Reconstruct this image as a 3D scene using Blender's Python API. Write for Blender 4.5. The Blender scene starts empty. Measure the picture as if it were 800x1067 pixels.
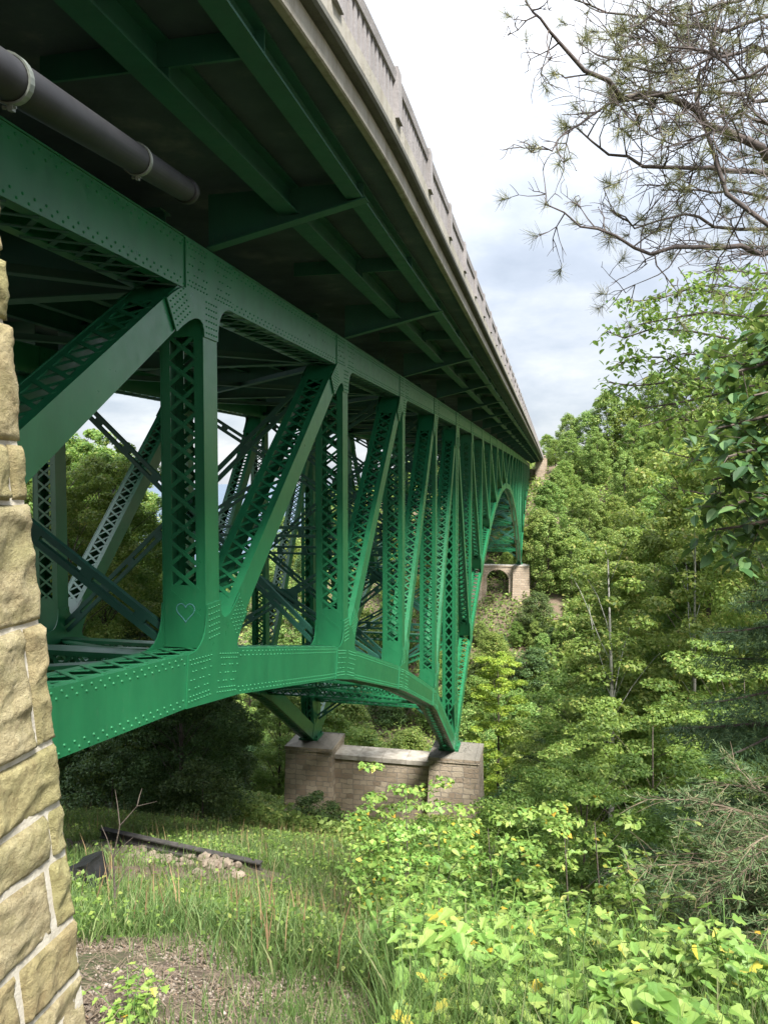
import bpy, math, random
import numpy as np
from mathutils import Vector, Matrix, noise
R=math.radians; PI=math.pi
random.seed(7); rng=np.random.default_rng(7)
SC=bpy.context.scene; COL=SC.collection

# ------------------------------------------------------------------ camera
F0=800.; PITCH=math.atan(-35.5/800); YAW=math.atan(175/math.hypot(F0,35.5))
cf=Vector((-math.sin(YAW)*math.cos(PITCH),math.cos(YAW)*math.cos(PITCH),math.sin(PITCH)))
cr=Vector((math.cos(YAW),math.sin(YAW),0)); cu=cr.cross(cf)
cam=bpy.data.cameras.new('camera'); co=bpy.data.objects.new('camera',cam); COL.objects.link(co)
m=Matrix((cr,cu,-cf)).transposed().to_4x4(); co.matrix_world=m
cam.sensor_fit='HORIZONTAL'; cam.sensor_width=36; cam.lens=36*F0/800; cam.clip_end=6000; cam.clip_start=.05
SC.camera=co
def ray(px,py): return cf*F0+cr*(px-400)-cu*(py-533.5)
def at_y(px,py,Y):
    d=ray(px,py); return d*(Y/d.y)
def proj(p):
    c=p.dot(cf)
    return 400+F0*p.dot(cr)/c, 533.5-F0*p.dot(cu)/c

# ------------------------------------------------------------------ materials
def newmat(name):
    m=bpy.data.materials.new(name); m.use_nodes=True; nt=m.node_tree
    return m,nt,nt.nodes,nt.links,nt.nodes['Principled BSDF']
def ramp(ns,ls,fac,stops,interp='LINEAR'):
    r=ns.new('ShaderNodeValToRGB'); r.color_ramp.interpolation=interp
    e=r.color_ramp.elements
    while len(e)<len(stops): e.new(.5)
    for i,(p,c) in enumerate(stops):
        e[i].position=p; e[i].color=(*c,1) if len(c)==3 else c
    ls.new(fac,r.inputs[0]); return r.outputs[0]
def noi(ns,ls,vec,scale,detail=5,rough=.6,dist=0):
    n=ns.new('ShaderNodeTexNoise'); n.inputs['Scale'].default_value=scale; n.inputs['Detail'].default_value=detail
    n.inputs['Roughness'].default_value=rough; n.inputs['Distortion'].default_value=dist
    if vec is not None: ls.new(vec,n.inputs['Vector'])
    return n.outputs[0]
def geo(ns): return ns.new('ShaderNodeNewGeometry')
def mixc(ns,ls,f,a,b,mode='MIX'):
    n=ns.new('ShaderNodeMix'); n.data_type='RGBA'; n.blend_type=mode
    for s,v in ((0,f),(6,a),(7,b)):
        if hasattr(v,'links'): ls.new(v,n.inputs[s])
        else: n.inputs[s].default_value=v if s==0 else (*v,1)
    return n.outputs[2]
def bump(ns,ls,h,b,strength=.4,dist=.02):
    n=ns.new('ShaderNodeBump'); n.inputs['Strength'].default_value=strength; n.inputs['Distance'].default_value=dist
    ls.new(h,n.inputs['Height']); ls.new(n.outputs[0],b.inputs['Normal']); return n
def simple(name,stops,scale,rough=.7,bs=.3,bd=.02,metal=0,bscale=None,spec=.5):
    m,nt,ns,ls,b=newmat(name); g=geo(ns)
    n=noi(ns,ls,g.outputs['Position'],scale)
    ls.new(ramp(ns,ls,n,stops),b.inputs['Base Color'])
    b.inputs['Roughness'].default_value=rough; b.inputs['Metallic'].default_value=metal
    b.inputs['Specular IOR Level'].default_value=spec
    if bs: bump(ns,ls,noi(ns,ls,g.outputs['Position'],bscale or scale*4),b,bs,bd)
    return m
def m_paint(name,c1,c2,rough=.27):
    m,nt,ns,ls,b=newmat(name); g=geo(ns)
    mp=ns.new('ShaderNodeMapping'); mp.inputs['Scale'].default_value=(1,1,.25); ls.new(g.outputs['Position'],mp.inputs[0])
    n=noi(ns,ls,mp.outputs[0],2.3,8,.65)
    base=ramp(ns,ls,n,[(.3,c2),(.62,c1)])
    n2=noi(ns,ls,mp.outputs[0],14,6,.7)
    dirt=ramp(ns,ls,n2,[(.60,(0,0,0)),(.80,(1,1,1))])
    f=ns.new('ShaderNodeMath'); f.operation='MULTIPLY'; f.inputs[1].default_value=.30; ls.new(dirt,f.inputs[0])
    ls.new(mixc(ns,ls,f.outputs[0],base,(.16,.17,.13)),b.inputs['Base Color'])
    n3=noi(ns,ls,g.outputs['Position'],5,5)
    rr=ns.new('ShaderNodeMapRange'); rr.inputs[3].default_value=rough-.08; rr.inputs[4].default_value=rough+.2; ls.new(n3,rr.inputs[0])
    ls.new(rr.outputs[0],b.inputs['Roughness'])
    b.inputs['Specular IOR Level'].default_value=.8
    bump(ns,ls,noi(ns,ls,g.outputs['Position'],35,3),b,.08,.01)
    return m
GREEN=m_paint('green_steel_paint',(.017,.158,.064),(.012,.120,.050))
GREEN_R=m_paint('rivet_paint',(.018,.19,.072),(.014,.15,.06),.55); GREEN_R.node_tree.nodes['Principled BSDF'].inputs['Specular IOR Level'].default_value=.35
GREEN_SHADE=m_paint('green_steel_paint_shaded',(.010,.098,.062),(.009,.074,.050),.5)  # same green paint, darkened to carry the shade under the deck
SOFFIT=simple('dark_teal_soffit',[(.3,(.026,.046,.060)),(.58,(.050,.078,.095)),(.74,(.12,.14,.15))],.9,.85,.3,.02,bscale=9)  # dark blue-grey slab colour with paler stains
PIPE=simple('black_pipe_plastic',[(.3,(.007,.007,.008)),(.7,(.017,.017,.019))],4,.6,.1,.01)
ZINC=simple('galvanised_clamp',[(.3,(.13,.15,.13)),(.7,(.24,.26,.23))],12,.5,.1,.01,.3)
def m_concrete(name,c1,c2,cs):
    m,nt,ns,ls,b=newmat(name); g=geo(ns)
    mp=ns.new('ShaderNodeMapping'); mp.inputs['Scale'].default_value=(1,1,.3); ls.new(g.outputs['Position'],mp.inputs[0])
    base=ramp(ns,ls,noi(ns,ls,mp.outputs[0],1.6,9,.7),[(.3,c2),(.65,c1)])
    st=ramp(ns,ls,noi(ns,ls,mp.outputs[0],5,6,.7),[(.50,(0,0,0)),(.72,(1,1,1))])
    f=ns.new('ShaderNodeMath'); f.operation='MULTIPLY'; f.inputs[1].default_value=.6; ls.new(st,f.inputs[0])
    ls.new(mixc(ns,ls,f.outputs[0],base,cs),b.inputs['Base Color']); b.inputs['Roughness'].default_value=.9
    bump(ns,ls,noi(ns,ls,g.outputs['Position'],22,8,.7),b,.5,.02)
    return m
CONC=m_concrete('weathered_concrete',(.33,.31,.27),(.20,.19,.15),(.12,.095,.06))
CONC_R=m_concrete('railing_concrete',(.29,.27,.27),(.19,.18,.18),(.12,.105,.09))
CONC_D=m_concrete('dark_concrete_underside',(.10,.10,.085),(.06,.06,.05),(.04,.035,.03))  # darker concrete tone for the lip below the parapet
def m_masonry(name,ca,cb,cm,bw,rh,moss=.25,top=(.42,.41,.38)):
    m,nt,ns,ls,b=newmat(name); g=geo(ns)
    sx=ns.new('ShaderNodeSeparateXYZ'); ls.new(g.outputs['Position'],sx.inputs[0])
    sn=ns.new('ShaderNodeSeparateXYZ'); ls.new(g.outputs['True Normal'],sn.inputs[0])
    ab=ns.new('ShaderNodeMath'); ab.operation='ABSOLUTE'; ls.new(sn.outputs[0],ab.inputs[0])
    gt=ns.new('ShaderNodeMath'); gt.operation='GREATER_THAN'; gt.inputs[1].default_value=.6; ls.new(ab.outputs[0],gt.inputs[0])
    mx=ns.new('ShaderNodeMix'); ls.new(gt.outputs[0],mx.inputs[0]); ls.new(sx.outputs[0],mx.inputs[2]); ls.new(sx.outputs[1],mx.inputs[3])
    cb_=ns.new('ShaderNodeCombineXYZ'); ls.new(mx.outputs[0],cb_.inputs[0]); ls.new(sx.outputs[2],cb_.inputs[1])
    # slight wobble of the joints
    nv=ns.new('ShaderNodeTexNoise'); nv.inputs['Scale'].default_value=2.5; ls.new(g.outputs['Position'],nv.inputs['Vector'])
    va=ns.new('ShaderNodeVectorMath'); va.operation='SCALE'; va.inputs['Scale'].default_value=.22; ls.new(nv.outputs[1],va.inputs[0])
    vb=ns.new('ShaderNodeVectorMath'); ls.new(cb_.outputs[0],vb.inputs[0]); ls.new(va.outputs[0],vb.inputs[1])
    br=ns.new('ShaderNodeTexBrick'); br.inputs['Scale'].default_value=1; br.inputs['Brick Width'].default_value=bw; br.inputs['Row Height'].default_value=rh
    br.inputs['Mortar Size'].default_value=.022; br.inputs['Mortar Smooth'].default_value=.3; br.inputs['Bias'].default_value=0; br.offset_frequency=3; br.offset=.37; br.squash=.62; br.squash_frequency=3
    br.inputs['Color1'].default_value=(*ca,1); br.inputs['Color2'].default_value=(*cb,1); br.inputs['Mortar'].default_value=(*cm,1)
    ls.new(vb.outputs[0],br.inputs['Vector'])
    n=noi(ns,ls,g.outputs['Position'],3.5,8,.7)
    c=mixc(ns,ls,.6,br.outputs[0],ramp(ns,ls,n,[(.3,(.32,.30,.28)),(.7,(.75,.72,.68))]),'MULTIPLY')
    c=mixc(ns,ls,.5,br.outputs[0],c)
    ms=ramp(ns,ls,noi(ns,ls,g.outputs['Position'],1.1,8,.7),[(.52,(0,0,0)),(.68,(1,1,1))])
    f=ns.new('ShaderNodeMath'); f.operation='MULTIPLY'; f.inputs[1].default_value=moss; ls.new(ms,f.inputs[0])
    c=mixc(ns,ls,f.outputs[0],c,(.07,.075,.03))
    gz=ns.new('ShaderNodeMath'); gz.operation='GREATER_THAN'; gz.inputs[1].default_value=.7; ls.new(sn.outputs[2],gz.inputs[0])
    c=mixc(ns,ls,gz.outputs[0],c,mixc(ns,ls,n,top,tuple(v*.55 for v in top)))
    ls.new(c,b.inputs['Base Color']); b.inputs['Roughness'].default_value=.92
    h=ns.new('ShaderNodeMath'); h.operation='MULTIPLY_ADD'; h.inputs[1].default_value=-1.2; ls.new(br.outputs['Fac'],h.inputs[0]); ls.new(noi(ns,ls,g.outputs['Position'],7,8,.75),h.inputs[2])
    bump(ns,ls,h.outputs[0],b,.9,.07)
    return m
PIERM=m_masonry('brown_coursed_rubble',(.33,.26,.19),(.52,.44,.335),(.30,.27,.23),.66,.30,.25,(.28,.255,.215))
PIERF=m_masonry('tan_coursed_rubble',(.40,.31,.23),(.52,.42,.32),(.5,.46,.4),.9,.42,.15)
def m_stone():
    m,nt,ns,ls,b=newmat('rockfaced_sandstone'); g=geo(ns); P=g.outputs['Position']
    isl=g.outputs['Random Per Island']
    a=ramp(ns,ls,noi(ns,ls,P,11,10,.78,.5),[(.26,(.12,.095,.055)),(.38,(.32,.27,.17)),(.52,(.48,.43,.29)),(.75,(.62,.57,.42))])
    tint=ramp(ns,ls,isl,[(0,(.88,.80,.58)),(.35,(1,.95,.82)),(.6,(.92,.95,.60)),(1,(1,.88,.78))])
    c=mixc(ns,ls,1.,a,tint,'MULTIPLY')
    ms=ramp(ns,ls,noi(ns,ls,P,3.2,9,.75,.5),[(.48,(0,0,0)),(.66,(1,1,1))])
    f=ns.new('ShaderNodeMath'); f.operation='MULTIPLY'; f.inputs[1].default_value=.7; ls.new(ms,f.inputs[0])
    c=mixc(ns,ls,f.outputs[0],c,(.24,.225,.085))
    sp=ramp(ns,ls,noi(ns,ls,P,60,6,.8),[(.56,(0,0,0)),(.7,(1,1,1))])
    f2=ns.new('ShaderNodeMath'); f2.operation='MULTIPLY'; f2.inputs[1].default_value=.5; ls.new(sp,f2.inputs[0])
    c=mixc(ns,ls,f2.outputs[0],c,(.10,.08,.045))
    ls.new(c,b.inputs['Base Color']); b.inputs['Roughness'].default_value=.93
    h=ns.new('ShaderNodeMath'); h.operation='MULTIPLY_ADD'; h.inputs[1].default_value=2.2; ls.new(noi(ns,ls,P,9,8,.7),h.inputs[0]); ls.new(noi(ns,ls,P,60,8,.8),h.inputs[2])
    bump(ns,ls,h.outputs[0],b,1.,.028)
    return m
STONE=m_stone()
MORTAR=simple('pale_mortar',[(.3,(.33,.30,.24)),(.7,(.50,.47,.40))],14,.95,.5,.01,bscale=70)
def m_leaf(name,cols,trans=.35,rough=.5,yellow=None,hue=.03,val=.35):
    m,nt,ns,ls,b=newmat(name); g=geo(ns); oi=ns.new('ShaderNodeObjectInfo')
    c=ramp(ns,ls,g.outputs['Random Per Island'],cols)
    c=mixc(ns,ls,.35,c,ramp(ns,ls,noi(ns,ls,g.outputs['Position'],38,3,.6),[(.3,(.45,.5,.4)),(.7,(1,1,1))]),'MULTIPLY')
    big=noi(ns,ls,g.outputs['Position'],.55,4)
    hsv=ns.new('ShaderNodeHueSaturation'); ls.new(c,hsv.inputs['Color'])
    mh=ns.new('ShaderNodeMapRange'); mh.inputs[3].default_value=.5-hue; mh.inputs[4].default_value=.5+hue; ls.new(oi.outputs['Random'],mh.inputs[0]); ls.new(mh.outputs[0],hsv.inputs['Hue'])
    mv=ns.new('ShaderNodeMapRange'); mv.inputs[1].default_value=.3; mv.inputs[2].default_value=.7; mv.inputs[3].default_value=1-val; mv.inputs[4].default_value=1+val; ls.new(big,mv.inputs[0]); ls.new(mv.outputs[0],hsv.inputs['Value'])
    ls.new(hsv.outputs[0],b.inputs['Base Color']); b.inputs['Roughness'].default_value=rough; b.inputs['Specular IOR Level'].default_value=.35
    tr=ns.new('ShaderNodeBsdfTranslucent'); tc=mixc(ns,ls,.45,hsv.outputs[0],(.26,.34,.05)); ls.new(tc,tr.inputs[0])
    mx=ns.new('ShaderNodeMixShader'); mx.inputs[0].default_value=trans
    ls.new(b.outputs[0],mx.inputs[1]); ls.new(tr.outputs[0],mx.inputs[2]); ls.new(mx.outputs[0],ns['Material Output'].inputs[0])
    return m
LF_MID=m_leaf('leaf_mid_green',[(0,(.085,.165,.035)),(.5,(.17,.29,.06)),(.9,(.28,.42,.10)),(1,(.42,.48,.13))],.48,hue=.02,val=.2)
LF_LIGHT=m_leaf('leaf_light_green',[(0,(0.114,0.204,0.045)),(.5,(0.217,0.330,0.075)),(.9,(0.342,0.436,0.120)),(1,(0.524,0.485,0.150))],.5,hue=.02,val=.2)
LF_YEL=m_leaf('leaf_yellow_green',[(0,(.20,.33,.05)),(.5,(.34,.50,.07)),(1,(.52,.60,.10))],.5,hue=.003,val=.15)
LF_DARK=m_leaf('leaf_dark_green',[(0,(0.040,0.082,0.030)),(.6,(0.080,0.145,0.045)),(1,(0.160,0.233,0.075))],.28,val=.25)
LF_FAR=m_leaf('leaf_far_hillside',[(0,(.12,.20,.055)),(.5,(.22,.34,.085)),(.85,(.33,.45,.12)),(1,(.48,.48,.16))],.42,.6,hue=.02,val=.22)
LF_NEAR=m_leaf('leaf_undergrowth_bright',[(0,(0.148,0.291,0.060)),(.5,(0.251,0.407,0.090)),(.96,(0.388,0.504,0.135)),(.992,(0.684,0.543,0.075)),(1,(0.700,0.388,0.060))],.42,.45,val=.2,hue=.012)
NEEDLE=m_leaf('pine_needle',[(0,(.10,.11,.045)),(.6,(.18,.19,.08)),(1,(.30,.27,.14))],.1,.6,hue=0)
SPRUCE=m_leaf('spruce_needle',[(0,(.045,.10,.045)),(.6,(.09,.17,.07)),(1,(.17,.25,.10))],.15,.65,hue=.01)
DRYN=m_leaf('dry_spruce_needle',[(0,(.07,.11,.045)),(.5,(.12,.19,.075)),(.85,(.18,.24,.10)),(1,(.30,.24,.13))],.15,.65,hue=.01)
GRASS=m_leaf('grass_blade',[(0,(.065,.125,.04)),(.5,(.125,.215,.06)),(.85,(.20,.29,.10)),(1,(.33,.32,.17))],.35,.6,val=.4,hue=0)
SEED=m_leaf('grass_seed_head',[(0,(0.250,0.150,0.088)),(1,(0.425,0.300,0.163))],.2,.8,hue=0)
BARK=simple('grey_brown_bark',[(.3,(.045,.036,.028)),(.7,(.13,.105,.085))],6,.95,.8,.02,bscale=22)
PBARK=simple('pine_bark',[(.3,(.05,.040,.038)),(.7,(.13,.108,.10))],9,.95,.8,.01,bscale=40)
BBARK=simple('pale_birch_bark',[(.38,(.10,.09,.08)),(.48,(.34,.33,.30)),(.7,(.46,.45,.41))],7,.85,.3,.01)
DEADTWIG=simple('dead_twig',[(.3,(.10,.075,.05)),(.7,(.22,.17,.12))],9,.95,.3,.01)
ROCK=simple('broken_stone',[(.3,(.09,.07,.05)),(.7,(.27,.22,.17))],5,.95,.6,.02)
RUST=simple('old_black_steel',[(.3,(.025,.024,.024)),(.6,(.06,.055,.05)),(.8,(.10,.09,.08))],8,.7,.3,.01)
BLACKP=simple('black_plastic_sheet',[(.3,(.010,.010,.011)),(.7,(.018,.018,.019))],8,.6,.5,.02,bscale=10)
STICK=simple('weathered_stick',[(.3,(.40,.38,.34)),(.7,(.6,.57,.52))],14,.9,.3,.01)
CHALK=simple('faded_blue_marker',[(.3,(.05,.17,.19)),(.7,(.09,.24,.27))],30,.8,0)
WATER=simple('lake_water',[(.3,(.03,.07,.12)),(.7,(.05,.10,.16))],.01,.25,.2,.1,bscale=.5)
def m_ground():
    m,nt,ns,ls,b=newmat('leaf_litter_ground'); g=geo(ns); P=g.outputs['Position']
    a=ramp(ns,ls,noi(ns,ls,P,9,10,.75),[(.3,(.05,.036,.024)),(.5,(.13,.095,.065)),(.64,(.22,.165,.12)),(.8,(.36,.29,.22))])
    gr=ramp(ns,ls,noi(ns,ls,P,25,8,.7),[(.3,(.03,.055,.012)),(.7,(.10,.14,.035))])
    f=ramp(ns,ls,noi(ns,ls,P,.9,8,.7),[(.48,(0,0,0)),(.62,(1,1,1))])
    ls.new(mixc(ns,ls,f,a,gr),b.inputs['Base Color']); b.inputs['Roughness'].default_value=.95
    bump(ns,ls,noi(ns,ls,P,30,10,.8),b,.8,.04); return m
GROUND=m_ground()

# ------------------------------------------------------------------ mesh helpers
class MB:
    def __init__(s): s.v=[]; s.f=[]
    def poly(s,pts):
        n=len(s.v); s.v+= [tuple(p) for p in pts]; s.f.append(tuple(range(n,n+len(pts))))
    def hexa(s,c8):
        n=len(s.v); s.v+=[tuple(p) for p in c8]
        for q in ((0,3,2,1),(4,5,6,7),(0,1,5,4),(1,2,6,5),(2,3,7,6),(3,0,4,7)): s.f.append(tuple(n+i for i in q))
    def box(s,x0,x1,y0,y1,z0,z1):
        s.hexa([(x0,y0,z0),(x1,y0,z0),(x1,y1,z0),(x0,y1,z0),(x0,y0,z1),(x1,y0,z1),(x1,y1,z1),(x0,y1,z1)])
    def bar(s,p0,p1,a,wa,b,wb):
        # rectangular bar from p0 to p1, half widths wa along unit a, wb along unit b
        A=a*wa; B=b*wb
        s.hexa([p0-A-B,p0+A-B,p0+A+B,p0-A+B,p1-A-B,p1+A-B,p1+A+B,p1-A+B])
    def prism(s,pts,off):
        n=len(pts); k=len(s.v); off=Vector(off)
        s.v+=[tuple(p) for p in pts]+[tuple(Vector(p)+off) for p in pts]
        s.f.append(tuple(range(k+n-1,k-1,-1))); s.f.append(tuple(range(k+n,k+2*n)))
        for i in range(n):
            j=(i+1)%n; s.f.append((k+i,k+j,k+n+j,k+n+i))
    def tube(s,pts,rad,n=6,cap=True):
        k=len(s.v); P=[Vector(p) for p in pts]; up=None
        for i,p in enumerate(P):
            d=(P[min(i+1,len(P)-1)]-P[max(i-1,0)]).normalized() if len(P)>1 else Vector((0,0,1))
            if up is None: up=d.orthogonal().normalized()
            up=(up-d*up.dot(d)); up=up.normalized() if up.length>1e-5 else d.orthogonal().normalized()
            w=d.cross(up); r=rad[i] if hasattr(rad,'__len__') else rad
            for j in range(n):
                a=2*PI*j/n; s.v.append(tuple(p+(up*math.cos(a)+w*math.sin(a))*r))
        for i in range(len(P)-1):
            for j in range(n):
                a=k+i*n+j; b=k+i*n+(j+1)%n; s.f.append((a,b,b+n,a+n))
        if cap:
            s.f.append(tuple(k+j for j in range(n-1,-1,-1))); s.f.append(tuple(k+(len(P)-1)*n+j for j in range(n)))
    def mesh(s,name,mat,smooth=False):
        me=bpy.data.meshes.new(name); me.from_pydata(s.v,[],s.f); me.materials.append(mat)
        if smooth: me.polygons.foreach_set('use_smooth',[True]*len(me.polygons))
        me.update(); return me
    def build(s,name,mat,parent=None,smooth=False,loc=None):
        o=bpy.data.objects.new(name,s.mesh(name,mat,smooth)); COL.objects.link(o)
        if parent is not None: o.parent=parent
        if loc is not None: o.location=loc
        return o
def npmesh(name,V,fs,mat,smooth=False):
    """V (N,3), fs list of equal-size faces array (M,k)"""
    me=bpy.data.meshes.new(name); V=np.asarray(V,np.float32); fs=np.asarray(fs,np.int32)
    me.vertices.add(len(V)); me.vertices.foreach_set('co',V.ravel())
    M,k=fs.shape; me.loops.add(M*k); me.loops.foreach_set('vertex_index',fs.ravel())
    me.polygons.add(M); me.polygons.foreach_set('loop_start',np.arange(0,M*k,k,dtype=np.int32))
    me.polygons.foreach_set('loop_total',np.full(M,k,np.int32))
    if smooth: me.polygons.foreach_set('use_smooth',np.ones(M,bool))
    me.materials.append(mat); me.update(calc_edges=True); me.validate(); return me
def link(name,me,parent=None,loc=None):
    o=bpy.data.objects.new(name,me); COL.objects.link(o)
    if parent is not None: o.parent=parent
    if loc is not None: o.location=loc
    return o
def tag(o,label=None,cat=None,group=None,kind=None):
    if label: o['label']=label
    if cat: o['category']=cat
    if group: o['group']=group
    if kind: o['kind']=kind
    return o
def thing(name,label,cat,loc=(0,0,0),group=None):
    o=bpy.data.objects.new(name,None); COL.objects.link(o); o.location=loc; o.empty_display_size=.3
    return tag(o,label,cat,group)
def copy_tree(o,parent=None):
    c=o.copy(); COL.objects.link(c); c.parent=parent
    for ch in [q for q in KIDS.get(o.name,[])]: copy_tree(ch,c)
    return c
KIDS={}
def reg(o):
    KIDS[o.name]=list(o.children)
    for c in o.children: reg(c)

# ------------------------------------------------------------------ terrain
PY=[-400,-60,-6,0,1.5,3,5,8,12,16,20,26,35,45,60,75,88,105,125,141,160,178,192,205,300,900]
PZ=[3,1,-1.3,-1.6,-1.9,-2.45,-3.25,-4.75,-6.5,-8.35,-10.2,-13.6,-18.0,-21.3,-28,-35,-40,-40,-31,-22.3,-13.5,-5.5,-.5,2,7,20]
def sstep(a,b,x):
    t=np.clip((x-a)/(b-a),0,1); return t*t*(3-2*t)
def Hn(x,y):
    x=np.asarray(x,float); y=np.asarray(y,float)
    z=np.interp(y,PY,PZ)
    lake=sstep(-32,-120,x); far=np.maximum(lake*sstep(55,110,y), sstep(-70,-190,x))
    z=z*(1-far)+(-47)*far
    z=z+sstep(8,70,x)*sstep(150,230,y)*8+sstep(20,120,x)*sstep(60,0,y)*4
    z=z+sstep(12,60,x)*sstep(20,90,y)*14
    a=sstep(8,40,np.hypot(x,y))
    z=z+a*(.9*np.sin(x*.11+1.3)*np.cos(y*.09)+.5*np.sin(x*.23+y*.19))+.05*np.sin(x*1.7+y*.9)*np.cos(y*2.1-x*.6)
    z=z-1.0*sstep(-5.5,1.,x)*sstep(4,10,y)*sstep(26,14,y)   # gully on the right of the grassy bench
    return z
def H(x,y): return float(Hn(x,y))
def axis(lo,hi,near,fine,grow):
    a=[0.]; s=fine
    while a[-1]<hi:
        if a[-1]>near: s*=grow
        a.append(a[-1]+s)
    b=[0.]; s=fine
    while b[-1]>lo:
        if b[-1]<-near: s*=grow
        b.append(b[-1]-s)
    return np.array(sorted(set(a+b)))
gx=axis(-3000,3000,14,.25,1.09); gy=axis(-500,3500,24,.25,1.06)
XX,YY=np.meshgrid(gx,gy); ZZ=Hn(XX,YY)
near=sstep(26,18,np.abs(YY-8))*sstep(16,10,np.abs(XX))
ZZ=ZZ+near*rng.normal(0,.018,ZZ.shape)
nx=len(gx); ny=len(gy)
idx=np.arange(nx*ny).reshape(ny,nx)
fs=np.stack([idx[:-1,:-1],idx[:-1,1:],idx[1:,1:],idx[1:,:-1]],-1).reshape(-1,4)
tag(link('ground',npmesh('ground',np.stack([XX,YY,ZZ],-1).reshape(-1,3),fs,GROUND,True)),kind='structure')
w=MB(); w.poly([(-6000,-3000,-44),(-112,-3000,-44),(-112,5000,-44),(-6000,5000,-44)])
tag(w.build('lake',WATER),kind='structure')
w=MB(); 
pts=[(-118,97),(-60,95),(-20,97),(30,96),(90,100),(200,110)]
for (x0,y0),(x1,y1) in zip(pts,pts[1:]): w.poly([(x0,y0-4,-39.3),(x1,y1-4,-39.3),(x1,y1+4,-39.3),(x0,y0+4,-39.3)])
tag(w.build('river',WATER),kind='structure')

# ------------------------------------------------------------------ world and sun
wd=bpy.data.worlds.new('World'); SC.world=wd; wd.use_nodes=True; ns=wd.node_tree.nodes; ls=wd.node_tree.links
bg=ns['Background']; sky=ns.new('ShaderNodeTexSky'); sky.sky_type='NISHITA'; sky.sun_disc=False
SEL,SAZ=R(54),R(141)    # azimuth clockwise from +Y
sky.sun_elevation=SEL; sky.sun_rotation=SAZ
tc=ns.new('ShaderNodeTexCoord'); sp=ns.new('ShaderNodeSeparateXYZ'); ls.new(tc.outputs['Generated'],sp.inputs[0])
def wm(op,a,b=None,c=None):
    n=ns.new('ShaderNodeMath'); n.operation=op
    for i,v in enumerate((a,b,c)):
        if v is None: continue
        if hasattr(v,'links'): ls.new(v,n.inputs[i])
        else: n.inputs[i].default_value=v
    return n.outputs[0]
zz=wm('ADD',wm('MAXIMUM',sp.outputs[2],0.0),.30)
cx=ns.new('ShaderNodeCombineXYZ'); ls.new(wm('DIVIDE',sp.outputs[0],zz),cx.inputs[0]); ls.new(wm('DIVIDE',sp.outputs[1],zz),cx.inputs[1])
n1=noi(ns,ls,cx.outputs[0],1.3,10,.55,.3)
n2=noi(ns,ls,cx.outputs[0],3.4,8,.6,.2)
cl=wm('ADD',wm('MULTIPLY',n1,.7),wm('MULTIPLY',n2,.3))
cloud=ramp(ns,ls,cl,[(.34,(3.9,4.4,5.2)),(.46,(5.2,5.7,6.5)),(.56,(7.0,7.3,7.8)),(.68,(10.,10.1,10.3))])
zc=wm('MAXIMUM',sp.outputs[2],0.)
gain=wm('MULTIPLY_ADD',wm('MULTIPLY',zc,zc),1.9,.50)
vm=ns.new('ShaderNodeVectorMath'); vm.operation='SCALE'; ls.new(cloud,vm.inputs[0]); ls.new(gain,vm.inputs['Scale'])
ls.new(mixc(ns,ls,.88,sky.outputs[0],vm.outputs[0]),bg.inputs[0]); bg.inputs[1].default_value=.070
sd=bpy.data.lights.new('sun','SUN'); sd.energy=3.4; sd.angle=R(14); sd.color=(1,.955,.88)
so=bpy.data.objects.new('sun',sd); COL.objects.link(so)
sdir=Vector((math.sin(SAZ)*math.cos(SEL),math.cos(SAZ)*math.cos(SEL),math.sin(SEL)))
so.rotation_euler=sdir.to_track_quat('Z','Y').to_euler()
SC.view_settings.view_transform='Standard'; SC.view_settings.look='None'; SC.view_settings.gamma=1; SC.view_settings.exposure=1.78
SC.view_settings.use_curve_mapping=False
# ================================================================== BRIDGE
PL=8.14; Y1=11.40; NN=list(range(-1,24))          # panel points; 5 and 17 stand on the piers, 11 is mid-span
def Yn(n): return Y1+PL*(n-1)
def crest(Y): return .30*(1-((Y-92.8)/90.)**2)
def ztop(n): return 3.12+crest(Yn(n))              # centre line of the top chord
def zbot(n):
    k=abs(n-11)
    if k<=6: return -.85-14.75*(k/6.)**2
    return {7:-10.5,8:-7.45,9:-4.90,10:-3.15,11:-2.25,12:-1.75}[k]
CXN,CXF=-5.68,-14.12; HW=.37
AX=Vector((1,0,0))
def node(n,top,cx): return Vector((cx,Yn(n),ztop(n) if top else zbot(n)))
bridge=thing('truss_bridge','long green riveted steel deck truss bridge carrying a concrete roadway across the ravine','bridge',(CXN,Y1,ztop(1)))
BO=bridge.location.copy()
def bpart(mb,name,mat,parent=None):
    o=mb.build(name,mat,None); 
    me=o.data; me.transform(Matrix.Translation(-BO)); o.parent=parent or bridge
    return o
def lacing(mb,p0,p1,side,half,off,nrm,pitch=None,bw=.032,strip=.07,single=False):
    """double lacing on one face: p0->p1 centre line, side=unit across, half=half width, off=offset along nrm"""
    d=(p1-p0); L=d.length; d.normalize()
    o=nrm*off
    if strip:
        for s in (-1,1):
            mb.bar(p0+o+side*s*(half-strip/2),p1+o+side*s*(half-strip/2),side,strip/2,nrm,.012)
    w=2*(half-strip); pitch=pitch or w*.95
    n=max(1,int(round(L/pitch))); st=L/n
    h=half-strip*.6
    for i in range(n):
        a=p0+d*(st*i); b=p0+d*(st*(i+1))
        for k,s in enumerate((1,-1)):
            if single and (i+k)%2: continue
            q0=a+side*s*h+o+nrm*(.010 if s>0 else -.004); q1=b-side*s*h+o+nrm*(.010 if s>0 else -.004)
            dd=(q1-q0).normalized(); cc=dd.cross(nrm).normalized()
            mb.bar(q0,q1,cc,bw,nrm,.006)
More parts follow.
